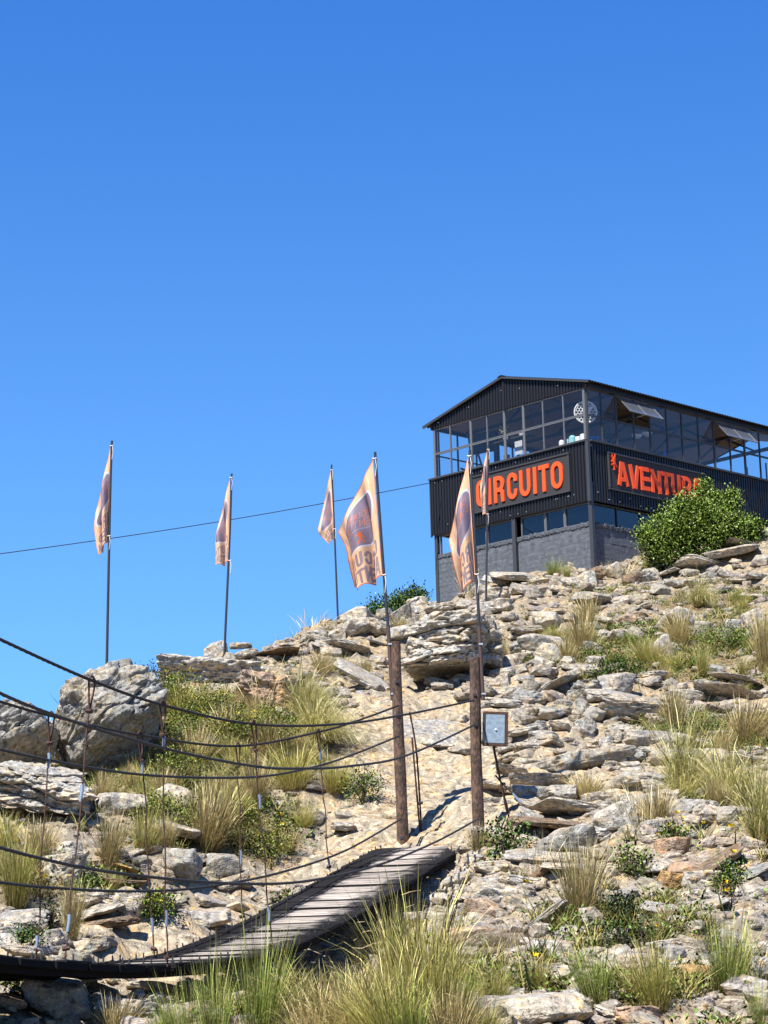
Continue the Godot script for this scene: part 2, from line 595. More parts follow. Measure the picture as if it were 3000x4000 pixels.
func wood_texture() -> ImageTexture:
	var gr := field(31, 0.02, FastNoiseLite.TYPE_SIMPLEX_SMOOTH, 5, 4096, 256)
	var bl := field(32, 0.008, FastNoiseLite.TYPE_SIMPLEX_SMOOTH, 3)
	var ck := field(33, 0.012, FastNoiseLite.TYPE_SIMPLEX_SMOOTH, 3, 3072, 128, 2)
	var col := PackedByteArray()
	col.resize(512 * 512 * 3)
	for i in 512 * 512:
		var v := 0.55 + 0.75 * (gr[i] / 255.0 - 0.5) + 0.5 * (bl[i] / 255.0 - 0.5)
		v *= 1.0 - 0.6 * smoothstep(0.85, 0.97, ck[i] / 255.0)
		col[i * 3] = int(clampf(v * 1.0, 0, 1) * 255)
		col[i * 3 + 1] = int(clampf(v * 0.86, 0, 1) * 255)
		col[i * 3 + 2] = int(clampf(v * 0.77, 0, 1) * 255)
	return rgb_image(col)

# a deck board, u along its length: black at the ends, worn grey where feet go
func board_texture(sd: int) -> ImageTexture:
	var gr := field(sd, 0.012, FastNoiseLite.TYPE_SIMPLEX_SMOOTH, 5, 128, 1024)
	var bl := field(sd + 1, 0.010, FastNoiseLite.TYPE_SIMPLEX_SMOOTH, 4)
	var col := PackedByteArray()
	col.resize(512 * 512 * 3)
	for y in 512:
		for x in 512:
			var i := y * 512 + x
			var u := x / 512.0 + 0.22 * (bl[i] / 255.0 - 0.5)
			var worn := smoothstep(0.20, 0.42, u) * (1.0 - smoothstep(0.66, 0.92, u))
			worn *= 0.75 + 0.6 * (gr[i] / 255.0 - 0.5)
			col[i * 3] = int(clampf(lerpf(0.16, 0.80, worn), 0, 1) * 255)
			col[i * 3 + 1] = int(clampf(lerpf(0.155, 0.75, worn), 0, 1) * 255)
			col[i * 3 + 2] = int(clampf(lerpf(0.16, 0.69, worn), 0, 1) * 255)
	return rgb_image(col)

func mottle(sd: int, freq: float, lo: float, hi: float) -> ImageTexture:
	var a := field(sd, freq, FastNoiseLite.TYPE_SIMPLEX_SMOOTH, 5)
	var b := PackedByteArray()
	b.resize(512 * 512 * 3)
	for i in 512 * 512:
		var v := int(lerpf(lo, hi, smoothstep(0.2, 0.8, a[i] / 255.0)) * 255)
		b[i * 3] = v
		b[i * 3 + 1] = v
		b[i * 3 + 2] = v
	return rgb_image(b)

func triplanar(m: StandardMaterial3D, tile: float, in_world: bool) -> void:
	m.uv1_triplanar = true
	m.uv1_world_triplanar = in_world
	m.uv1_scale = Vector3.ONE / tile
	m.uv1_triplanar_sharpness = 4.0

func make_materials() -> void:
	var st := stone_textures()
	var tones := {"t": Color(0.96, 0.945, 0.925), "g": Color(0.88, 0.88, 0.87), "p": Color(1.0, 0.99, 0.97), "b": Color(0.74, 0.66, 0.58), "o": Color(0.93, 0.79, 0.60), "k": Color(0.98, 0.87, 0.79)}
	for k in tones:
		var m := mat("rock_" + k, tones[k], 0.92)
		m.albedo_texture = st[0]
		m.vertex_color_use_as_albedo = true
		m.heightmap_enabled = true
		m.heightmap_texture = st[1]
		m.heightmap_scale = 2.4
		m.metallic_specular = 0.25
		triplanar(m, 1.3, true)
	var g := mat("ground", Color(0.98, 0.95, 0.90), 0.95)
	g.albedo_texture = st[0]
	g.vertex_color_use_as_albedo = true
	g.heightmap_enabled = true
	g.heightmap_texture = st[1]
	g.heightmap_scale = 3.0
	g.metallic_specular = 0.2
	triplanar(g, 1.7, true)
	var grass := mat("grass", Color.WHITE, 0.6)
	grass.vertex_color_use_as_albedo = true
	grass.cull_mode = BaseMaterial3D.CULL_DISABLED
	grass.backlight_enabled = true
	grass.backlight = Color(0.5, 0.5, 0.5)
	grass.metallic_specular = 0.3
	var leaf := mat("leaf", Color.WHITE, 0.42)
	leaf.vertex_color_use_as_albedo = true
	leaf.cull_mode = BaseMaterial3D.CULL_DISABLED
	leaf.backlight_enabled = true
	leaf.backlight = Color(0.55, 0.6, 0.35)
	mat("twig", lin(0.10, 0.07, 0.05), 0.9)
	var wood := mat("post_wood", Color(0.57, 0.515, 0.475), 0.8)
	wood.albedo_texture = wood_texture()
	wood.heightmap_enabled = true
	wood.heightmap_texture = wood.albedo_texture
	wood.heightmap_scale = 1.0
	triplanar(wood, 0.55, false)
	for k in 3:
		var b := mat("board_%d" % k, Color(0.85 + 0.07 * k, 0.85 + 0.07 * k, 0.85 + 0.07 * k), 0.95)
		b.metallic_specular = 0.08
		b.albedo_texture = board_texture(41 + k * 5)
	var rusty := mottle(51, 0.03, 0.35, 1.0)
	var black := mat("black_rubber", lin(0.010, 0.010, 0.011), 0.8)
	black.metallic_specular = 0.15
	mat("rope", lin(0.014, 0.012, 0.011), 0.8)
	mat("steel_rope", lin(0.022, 0.022, 0.021), 0.7)
	var ru := mat("rust", lin(0.14, 0.062, 0.04), 0.85)
	ru.albedo_texture = rusty
	triplanar(ru, 0.2, false)
	mat("tape", lin(0.17, 0.22, 0.30), 0.5)
	mat("zinc", lin(0.5, 0.52, 0.54), 0.4, 0.6)
	mat("bolt", lin(0.06, 0.06, 0.06), 0.4, 0.5)
	mat("pole_black", lin(0.025, 0.024, 0.025), 0.45)
	mat("pole_rust", lin(0.06, 0.035, 0.03), 0.7)
	mat("cord_white", lin(0.7, 0.68, 0.64), 0.8)
	var sh := mat("sheet_black", Color(0.86, 0.88, 0.92), 0.42)
	sh.albedo_color = lin(0.012, 0.012, 0.015)
	sh.metallic_specular = 0.40
	mat("frame_black", lin(0.035, 0.036, 0.04), 0.5)
	mat("frame_grey", lin(0.10, 0.105, 0.115), 0.5)
	var bw := mottle(61, 0.012, 0.78, 1.0)
	var bl := mat("block_grey", lin(0.112, 0.126, 0.15), 0.85)
	bl.albedo_texture = bw
	bl.heightmap_enabled = true
	bl.heightmap_texture = mottle(62, 0.08, 0.0, 1.0)
	bl.heightmap_scale = 0.8
	triplanar(bl, 0.9, true)
	var b2 := mat("block_grey_b", lin(0.104, 0.118, 0.14), 0.85)
	b2.albedo_texture = bw
	b2.heightmap_enabled = true
	b2.heightmap_texture = bl.heightmap_texture
	b2.heightmap_scale = 0.8
	triplanar(b2, 0.9, true)
	mat("mortar", lin(0.10, 0.112, 0.134), 0.95)
	mat("sign_black", lin(0.022, 0.021, 0.023), 0.75)
	var orange := mat("letter_orange", lin(0.80, 0.085, 0.018), 0.5)
	orange.metallic_specular = 0.35
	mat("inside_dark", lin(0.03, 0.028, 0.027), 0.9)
	mat("ceiling_brown", lin(0.20, 0.135, 0.10), 0.85)
	mat("white_thing", lin(0.72, 0.72, 0.70), 0.35)
	mat("teal_thing", lin(0.25, 0.55, 0.55), 0.4)
	mat("blue_thing", lin(0.02, 0.16, 0.55), 0.35)
	mat("red_thing", lin(0.45, 0.04, 0.03), 0.5)
	mat("clay_thing", lin(0.30, 0.12, 0.06), 0.8)
	var pane := mat("pane", Color(0.10, 0.11, 0.13, 0.07), 0.0)
	pane.transparency = BaseMaterial3D.TRANSPARENCY_ALPHA
	pane.metallic_specular = 0.55
	var dusty := mat("pane_dusty", Color(0.45, 0.48, 0.52, 0.30), 0.0)
	pane.metallic_specular = 0.42
	dusty.transparency = BaseMaterial3D.TRANSPARENCY_ALPHA
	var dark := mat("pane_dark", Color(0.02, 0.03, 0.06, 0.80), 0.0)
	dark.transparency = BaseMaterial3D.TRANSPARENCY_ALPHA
	dark.metallic_specular = 0.9

# ------------------------------------------------------------------ stones
# a stone that fills the box from -1 to 1: cut faces, split beds, chipped edges
func stone(sd: int, nn: int, beds: float, rough: float, cuts: int, crease := 0.82, split := 0.0, asp := Vector3.ONE) -> ArrayMesh:
	var r := RandomNumberGenerator.new()
	r.seed = sd * 7919 + 13
	var pn := PackedVector3Array()
	for ax in 3:
		for sg in [-1.0, 1.0]:
			var q := Vector3(r.randf_range(-0.22, 0.22), r.randf_range(-0.22, 0.22), r.randf_range(-0.22, 0.22))
			q[ax] = sg
			pn.append(q.normalized() / r.randf_range(0.86, 1.0))
	for k in cuts:
		var q := Vector3(r.randfn(), r.randfn() * 0.7, r.randfn()).normalized()
		pn.append(q / r.randf_range(0.80, 1.08))
	var off := Vector3(r.randf() * 900.0, r.randf() * 900.0, r.randf() * 900.0)
	var ids := {}
	var pos := PackedVector3Array()
	var quads := PackedInt32Array()
	var bedin := PackedFloat32Array()
	for k in 24:
		bedin.append(r.randf())
	for face in 6:
		var ax := face / 2
		var u := (ax + 1) % 3
		var w := (ax + 2) % 3
		var rows := PackedInt32Array()
		for j in nn + 1:
			for i in nn + 1:
				var key := Vector3i.ZERO
				key[ax] = nn if face % 2 else 0
				key[u] = i
				key[w] = j
				if ids.has(key):
					rows.append(ids[key])
					continue
				var c := (Vector3(key) / nn * 2.0 - Vector3.ONE)
				c = Vector3(tan(c.x * 0.7854), tan(c.y * 0.7854), tan(c.z * 0.7854))
				var dir := c.normalized()
				var s := 0.0
				for q in pn:
					var dd := q.dot(dir)
					if dd > 0.3:
						s += pow(dd, 36.0)
				var p := dir * pow(s, -1.0 / 36.0)
				var pa := p * asp
				p *= 1.0 + rough * fine.get_noise_3dv(pa * 1.7 + off) + rough * 0.5 * fine.get_noise_3dv(pa * 5.0 + off)
				if split > 0.0:
					var wq := pa + Vector3(0.12, 0.1, 0.12) * fine.get_noise_3dv(pa * 2.0 + off)
					var cq := (cells.get_noise_3dv(wq * Vector3(0.95, 1.5, 0.95) + off) + 1.0) * 0.5
					p *= 1.0 + split * (plates.get_noise_3dv(wq * Vector3(0.95, 1.5, 0.95) + off) * 0.8 - 1.1 * (1.0 - smoothstep(0.0, 0.06, cq)))
				if beds > 0.0:
					var q := (p.y + 0.12 * p.x) * beds + 1.1 * coarse.get_noise_3dv(p * 4.0 + off) + 12.0
					var li := int(q)
					var f := q - li
					var ins := 0.20 * bedin[li % 24] + 0.09 * (1.0 - smoothstep(0.0, 0.13, minf(f, 1.0 - f)))
					p.x *= 1.0 - ins * 0.8
					p.z *= 1.0 - ins
				ids[key] = pos.size()
				rows.append(pos.size())
				pos.append(p)
		for j in nn:
			for i in nn:
				var a := j * (nn + 1) + i
				quads.append_array([rows[a], rows[a + 1], rows[a + nn + 2], rows[a + nn + 1]])
	var box := AABB(pos[0], Vector3.ZERO)
	for p in pos:
		box = box.expand(p)
	var mid := box.get_center()
	var half := box.size * 0.5
	for i in pos.size():
		pos[i] = (pos[i] - mid) / half
	var sm := PackedVector3Array()
	sm.resize(pos.size())
	var fn := PackedVector3Array()
	var tris := PackedInt32Array()
	for q in range(0, quads.size(), 4):
		for k in [[0, 1, 2], [0, 2, 3]]:
			var a := quads[q + k[0]]
			var b := quads[q + k[1]]
			var c := quads[q + k[2]]
			var nv := (pos[c] - pos[a]).cross(pos[b] - pos[a])
			if nv.dot(pos[a] + pos[b] + pos[c]) < 0.0:
				nv = -nv
				tris.append_array([a, c, b])
			else:
				tris.append_array([a, b, c])
			nv = nv.normalized()
			fn.append(nv)
			sm[a] += nv
			sm[b] += nv
			sm[c] += nv
	for i in sm.size():
		sm[i] = sm[i].normalized()
	var v := PackedVector3Array()
	var n := PackedVector3Array()
	var cl := PackedColorArray()
	var vc := PackedColorArray()
	for p in pos:
		var g := 0.90 + 0.22 * coarse.get_noise_3dv(p * 5.0 + off) + 0.16 * fine.get_noise_3dv(p * 2.5 + off * 1.3)
		var warm := 0.06 * coarse.get_noise_3dv(p * 3.0 + off * 0.7)
		vc.append(Color(g + warm, g, g - warm))
	for i in tris.size():
		var k := tris[i]
		var f := fn[i / 3]
		v.append(pos[k])
		cl.append(vc[k])
		n.append(sm[k] if sm[k].dot(f) > crease else (f * 2.0 + sm[k]).normalized())
	var a := []
	a.resize(Mesh.ARRAY_MAX)
	a[Mesh.ARRAY_VERTEX] = v
	a[Mesh.ARRAY_NORMAL] = n
	a[Mesh.ARRAY_COLOR] = cl
	var m := ArrayMesh.new()
	m.add_surface_from_arrays(Mesh.PRIMITIVE_TRIANGLES, a)
	return m

# ------------------------------------------------------------------ plants
func ribbon(v: PackedVector3Array, n: PackedVector3Array, c: PackedColorArray, pts: Array[Vector3], side: Vector3, w: float, head: float, cols: Array[Color]) -> void:
	var k := pts.size() - 1
	for i in k:
		var f0 := float(i) / k
		var f1 := float(i + 1) / k
		var w0 := w * (1.0 - f0 * 0.75)
		var w1 := w * (1.0 - f1 * 0.75) if i < k - 1 else w * 0.08
		if head > 0.0 and i >= k - 2:
			w0 = w * head * (0.6 if i == k - 2 else 1.0)
			w1 = w * head if i == k - 2 else w * 0.15
		var nn := side.cross(pts[i + 1] - pts[i]).normalized()
		if nn.y < 0.0:
			nn = -nn
		nn = (nn + Vector3(0, 0.6, 0)).normalized()
		var a := pts[i] - side * w0
		var b := pts[i] + side * w0
		var d := pts[i + 1] + side * w1
		var e := pts[i + 1] - side * w1
		v.append_array([a, b, d, a, d, e])
		n.append_array([nn, nn, nn, nn, nn, nn])
		c.append_array([cols[i], cols[i], cols[i + 1], cols[i], cols[i + 1], cols[i + 1]])

func from_arrays(v: PackedVector3Array, n: PackedVector3Array, c: PackedColorArray) -> ArrayMesh:
	var a := []
	a.resize(Mesh.ARRAY_MAX)
	a[Mesh.ARRAY_VERTEX] = v
	a[Mesh.ARRAY_NORMAL] = n
	a[Mesh.ARRAY_COLOR] = c
	var m := ArrayMesh.new()
	m.add_surface_from_arrays(Mesh.PRIMITIVE_TRIANGLES, a)
	return m

# a bunch grass one metre tall and about one wide before scaling; looks: how each kind grows
const GRASS := {
	# blades, foot radius, spread, droop, half width, share with heads, lean, greens and straws (root, middle, tip)
	"green": [800, 0.17, 0.38, 0.45, 0.0019, 0.10, 0.10, [0.20, 0.20, 0.05], [0.28, 0.38, 0.06], [0.52, 0.57, 0.16]],
	"olive": [1300, 0.20, 0.55, 0.65, 0.0022, 0.15, 0.15, [0.27, 0.21, 0.06], [0.44, 0.42, 0.085], [0.68, 0.61, 0.24]],
	"straw": [1200, 0.17, 0.52, 0.50, 0.0022, 0.40, 0.20, [0.30, 0.22, 0.09], [0.55, 0.42, 0.17], [0.78, 0.66, 0.36]],
	"feather": [1700, 0.12, 0.80, 1.05, 0.0021, 0.10, 0.42, [0.28, 0.22, 0.06], [0.54, 0.50, 0.14], [0.86, 0.82, 0.46]],
	"dry": [1100, 0.22, 0.90, 1.70, 0.0022, 0.0, 0.0, [0.18, 0.14, 0.10], [0.38, 0.32, 0.25], [0.56, 0.50, 0.41]],
	"wisp": [110, 0.30, 0.45, 0.55, 0.0024, 0.60, 0.25, [0.40, 0.32, 0.16], [0.62, 0.51, 0.27], [0.80, 0.70, 0.45]],
}

func bunch(kind: String, sd: int) -> ArrayMesh:
	var key := "%s%d" % [kind, sd]
	if meshes.has(key):
		return meshes[key]
	var g: Array = GRASS[kind]
	var r := RandomNumberGenerator.new()
	r.seed = sd * 131 + hash(kind)
	var v := PackedVector3Array()
	var n := PackedVector3Array()
	var c := PackedColorArray()
	var ramp: Array[Color] = []
	for q in 3:
		ramp.append(Color(g[7 + q][0], g[7 + q][1], g[7 + q][2]))
	var count: int = g[0]
	for k in count:
		var a := r.randf() * TAU
		var rr := sqrt(r.randf())
		var out := Vector3(cos(a), 0, sin(a))
		var p: Vector3 = out * rr * g[1]
		var tilt: float = g[2] * (0.25 + 0.75 * rr) * r.randf_range(0.35, 1.1)
		var dir := (Vector3.UP * cos(tilt) + out * sin(tilt) + Vector3(g[6], 0, 0.05) * r.randf() + Vector3(r.randfn(), 0, r.randfn()) * 0.08).normalized()
		var heads: bool = r.randf() < g[5]
		var ln := r.randf_range(0.45, 0.95) * (1.15 if heads else 0.92)
		var seg := 4
		var pts: Array[Vector3] = [p]
		for i in seg:
			dir = (dir + Vector3(0, -g[3] * 0.16 * (i + 1) * r.randf_range(0.5, 1.3), 0) * (0.25 + absf(dir.x) + absf(dir.z)) + Vector3(r.randfn(), r.randfn() * 0.3, r.randfn()) * 0.05).normalized()
			p += dir * ln / seg
			if p.y < 0.01 and g[3] < 1.2:
				p.y = 0.01
			pts.append(p)
		var dry := r.randf()
		var thatch := k % 7 == 0 and kind != "wisp"
		if thatch:
			for i in range(1, pts.size()):
				var f := float(i) / seg
				pts[i] = pts[i] * Vector3(1.2, 1.0, 1.2) + Vector3(r.randfn() * 0.05, 0, r.randfn() * 0.05)
				pts[i].y = maxf(0.02, pts[i].y * (0.75 - 0.5 * f))
			dry = 0.9
		var tone := r.randf_range(0.7, 1.25)
		var cols: Array[Color] = []
		for i in seg + 1:
			var f := float(i) / seg
			var q := ramp[0].lerp(ramp[1], f * 2.0) if f < 0.5 else ramp[1].lerp(ramp[2], f * 2.0 - 1.0)
			if dry > 0.78:
				q = q.lerp(Color(0.62, 0.49, 0.25), 0.7)
			elif dry < 0.15 and kind != "dry":
				q = q.lerp(Color(0.18, 0.27, 0.05), 0.5)
			q = q * tone
			cols.append(Color(q.r, q.g, q.b))
		var sa := r.randf() * TAU
		var side := Vector3(cos(sa), 0, sin(sa))
		ribbon(v, n, c, pts, side, g[4] * r.randf_range(0.8, 1.3), 1.9 if heads else 0.0, cols)
	meshes[key] = from_arrays(v, n, c)
	return meshes[key]

func leaf_at(v: PackedVector3Array, n: PackedVector3Array, c: PackedColorArray, p: Vector3, out: Vector3, ln: float, wd: float, col: Color, r: RandomNumberGenerator) -> void:
	var ax := (out + Vector3(r.randfn(), r.randfn() + 0.3, r.randfn()) * 0.7).normalized()
	var side := ax.cross(Vector3(r.randfn(), r.randfn(), r.randfn())).normalized()
	var nn := side.cross(ax).normalized()
	if nn.dot(out + Vector3(0, 0.5, 0)) < 0.0:
		nn = -nn
	var tip := p + ax * ln
	var m := p + ax * ln * 0.45 - nn * ln * 0.06
	var a := m + side * wd + nn * wd * 0.35
	var b := m - side * wd + nn * wd * 0.35
	var na := (nn - side * 0.35).normalized()
	var nb := (nn + side * 0.35).normalized()
	v.append_array([p, a, tip, p, tip, b])
	n.append_array([na, na, na, nb, nb, nb])
	c.append_array([col, col, col, col, col, col])

# foliage in sprays spread through lobes: Vector4(centre, radius)
func foliage(sd: int, lobes: Array, sprays: int, per: int, ln: float, dark: Color, light: Color, squash := 0.85, spray_r := 0.13) -> ArrayMesh:
	var r := RandomNumberGenerator.new()
	r.seed = sd
	var v := PackedVector3Array()
	var n := PackedVector3Array()
	var c := PackedColorArray()
	var total := 0.0
	for l in lobes:
		total += l.w * l.w
	for l in lobes:
		var q: Vector4 = l
		var mine := maxi(2, int(sprays * q.w * q.w / total))
		for k in mine:
			var d := Vector3(r.randfn(), r.randfn(), r.randfn()).normalized()
			var rad := q.w * pow(r.randf_range(0.18, 1.0), 0.45) * (1.0 + 0.42 * coarse.get_noise_3dv(d * 12.0 + Vector3(sd, q.x * 3.0, 0)))
			var p := Vector3(q.x, q.y, q.z) + d * rad * Vector3(1, squash, 1)
			var age := r.randf()
			for i in per:
				var o := Vector3(r.randfn(), r.randfn(), r.randfn()) * spray_r * 0.55
				var mixed := clampf(age * 0.6 + r.randf() * 0.5, 0, 1)
				var col := dark.lerp(light, mixed) * r.randf_range(0.8, 1.2)
				leaf_at(v, n, c, p + o, (d + o.normalized() * 0.8).normalized(), ln * r.randf_range(0.7, 1.25), ln * 0.30, Color(col.r, col.g, col.b), r)
	return from_arrays(v, n, c)

func stems(sd: int, foot: Vector3, tops: Array, r0: float) -> Shape:
	var r := RandomNumberGenerator.new()
	r.seed = sd
	var s := Shape.new()
	for l in tops:
		var q: Vector4 = l
		var end := Vector3(q.x, q.y, q.z)
		var mid := foot.lerp(end, 0.5) + Vector3(r.randfn(), r.randfn() * 0.5, r.randfn()) * q.w * 0.25
		s.tube(curve(PackedVector3Array([foot + Vector3(r.randfn(), -0.5, r.randfn()) * r0 * 2.0, mid, end]), 0.2), r0, r0 * 0.35, 6)
		for k in 5:
			var a := mid.lerp(end, r.randf())
			var d := Vector3(r.randfn(), r.randfn() + 0.4, r.randfn()).normalized() * q.w * 0.85
			s.tube(PackedVector3Array([a, a + d * 0.5 + Vector3(0, 0.03, 0), a + d]), r0 * 0.35, r0 * 0.12, 4)
	return s

func shrub(called: String, label: String, sd: int, px: float, py: float, w: float, h: float, dd: float, dark: Color, light: Color, leaf: float, dense: float, group := "", flowers := 0, fcol := Color(0.75, 0.55, 0.02), n_lobes := 5) -> void:
	var r := RandomNumberGenerator.new()
	r.seed = sd
	var foot := hit(px, py + h * 0.45) if dd <= 0.0 else at(px, py + h * 0.5, dd)
	var d := -foot.z
	foot.y = ground(foot.x, foot.z) if dd <= 0.0 else foot.y
	var ww := w * d / FOCAL
	var hh := h * d / FOCAL
	var o := thing(called, label, "shrub", foot, group)
	var lobes := []
	for k in n_lobes:
		var f := (k + 0.5) / n_lobes - 0.5
		var rad := minf(ww, hh) * r.randf_range(0.28, 0.40)
		lobes.append(Vector4(f * (ww - rad), r.randf_range(rad * 0.7, maxf(hh - rad, rad * 0.8)), r.randf_range(-0.3, 0.3) * ww * 0.6, rad))
	var area := ww * hh
	mi("crown", foliage(sd + 1, lobes, int(area * dense / (leaf * leaf) * 1.7) + 30, 9, leaf * 0.8, dark, light, 0.9, leaf * 2.2), mats.leaf, o)
	part("stem", stems(sd + 2, Vector3.ZERO, lobes, 0.012), mats.twig, o)
	if flowers:
		var v := PackedVector3Array()
		var n := PackedVector3Array()
		var c := PackedColorArray()
		for k in flowers:
			var l: Vector4 = lobes[r.randi() % lobes.size()]
			var dir := Vector3(r.randfn(), absf(r.randfn()) + 0.3, absf(r.randfn())).normalized()
			var p := Vector3(l.x, l.y, l.z) + dir * l.w * 1.05
			for q in 5:
				leaf_at(v, n, c, p, dir, 0.024, 0.011, fcol, r)
		var fl := mi("blossom", from_arrays(v, n, c), mats.leaf, o)
		fl.set_meta("kind", "stuff")

# ------------------------------------------------------------------ letters drawn as strokes
func arc(cx: float, cy: float, rx: float, ry: float, a0: float, a1: float, k := 8) -> PackedVector2Array:
	var o := PackedVector2Array()
	for i in k + 1:
		var a := deg_to_rad(lerpf(a0, a1, float(i) / k))
		o.append(Vector2(cx + rx * cos(a), cy + ry * sin(a)))
	return o

func pts(a: Array) -> PackedVector2Array:
	var o := PackedVector2Array()
	for p in a:
		o.append(Vector2(p[0], p[1]))
	return o

func strokes(ch: String, w: float, h: float, t: float) -> Array[PackedVector2Array]:
	var m := t * 0.5
	var l := m
	var r := w - m
	var b := m
	var u := h - m
	var rx := (w - t) * 0.5
	var ry := minf(rx * 1.25, (h - t) * 0.5)
	var cx := w * 0.5
	var o: Array[PackedVector2Array] = []
	match ch:
		"C":
			o.append(pts([[r, h * 0.66]]) + arc(cx, u - ry, rx, ry, 0, 180) + arc(cx, b + ry, rx, ry, 180, 360) + pts([[r, h * 0.36]]))
		"O":
			o.append(arc(cx, u - ry, rx, ry, 90, 180) + arc(cx, b + ry, rx, ry, 180, 270))
			o.append(arc(cx, b + ry, rx, ry, -90, 0) + arc(cx, u - ry, rx, ry, 0, 90))
		"U":
			o.append(pts([[l, h]]) + arc(cx, b + ry, rx, ry, 180, 360) + pts([[r, h]]))
		"I":
			o.append(pts([[cx, 0], [cx, h]]))
		"T":
			o.append(pts([[0, u], [w, u]]))
			o.append(pts([[cx, 0], [cx, h - t * 0.5]]))
		"R":
			var q := (u - h * 0.47) * 0.5
			o.append(pts([[l, 0], [l, h]]))
			o.append(pts([[l, u]]) + arc(r - rx, u - q, rx, q, 90, -90) + pts([[l, u - 2 * q]]))
			o.append(pts([[r - rx * 0.5, u - 2 * q], [r - m * 0.3, h * 0.36], [r, 0]]))
		"A":
			o.append(pts([[l, 0], [cx - m * 0.3, h]]))
			o.append(pts([[r, 0], [cx + m * 0.3, h]]))
			o.append(pts([[l + rx * 0.3, h * 0.26], [r - rx * 0.3, h * 0.26]]))
		"V":
			o.append(pts([[l, h], [cx - m * 0.3, 0]]))
			o.append(pts([[r, h], [cx + m * 0.3, 0]]))
		"E":
			o.append(pts([[l, 0], [l, h]]))
			for y in [b, h * 0.5, u]:
				o.append(pts([[m, y], [w, y]]))
		"N":
			o.append(pts([[l, 0], [l, h]]))
			o.append(pts([[r, 0], [r, h]]))
			o.append(pts([[l, u], [r, b]]))
	return o

func letter(ch: String, w: float, h: float, t: float, deep: float, wob := 0.0, sd := 0) -> Shape:
	var s := Shape.new()
	var k := 0
	var r := RandomNumberGenerator.new()
	r.seed = sd + 5
	for line in strokes(ch, w, h, t):
		for poly in Geometry2D.offset_polyline(line, t * 0.5, Geometry2D.JOIN_ROUND, Geometry2D.END_BUTT):
			if Geometry2D.is_polygon_clockwise(poly):
				continue
			if wob > 0.0:
				for i in poly.size():
					poly[i] += Vector2(r.randf_range(-wob, wob), r.randf_range(-wob, wob))
			s.slab(poly, 0.0, deep + k * 0.0025)
		k += 1
	return s

# ------------------------------------------------------------------ ribbed sheet in the xy plane, facing +z; top is a line of (x, y)
func level(line: Array, x: float) -> float:
	for i in line.size() - 1:
		if x <= line[i + 1].x:
			return lerpf(line[i].y, line[i + 1].y, clampf((x - line[i].x) / (line[i + 1].x - line[i].x), 0, 1))
	return line[line.size() - 1].y

func ribbed(x0: float, x1: float, low: Array, top: Array, pitch: float, amp: float, xf: Transform3D) -> Shape:
	var s := Shape.new()
	var prof := [[0.0, -1.0], [0.28, -1.0], [0.40, 1.0], [0.88, 1.0], [1.0, -1.0]]
	var n := int(ceilf((x1 - x0) / pitch))
	pitch = (x1 - x0) / n
	for k in n:
		for q in 4:
			var a: float = x0 + (k + prof[q][0]) * pitch
			var b: float = x0 + (k + prof[q + 1][0]) * pitch
			var za: float = prof[q][1] * amp
			var zb: float = prof[q + 1][1] * amp
			var nn := (xf.basis * Vector3(-(zb - za), 0, b - a)).normalized()
			s.quad(xf * Vector3(a, level(low, a), za), xf * Vector3(b, level(low, b), zb), xf * Vector3(b, level(top, b), zb), xf * Vector3(a, level(top, a), za), nn)
	return s

func boxes(parent: Node3D, called: String, material: Material, rows: Array, bev := 0.004) -> void:
	for r in rows:
		var s := Shape.new()
		s.box(r[0], r[1], Basis.IDENTITY, bev)
		part(called, s, material, parent)

const WIDE := 5.4
const LONG := 10.4

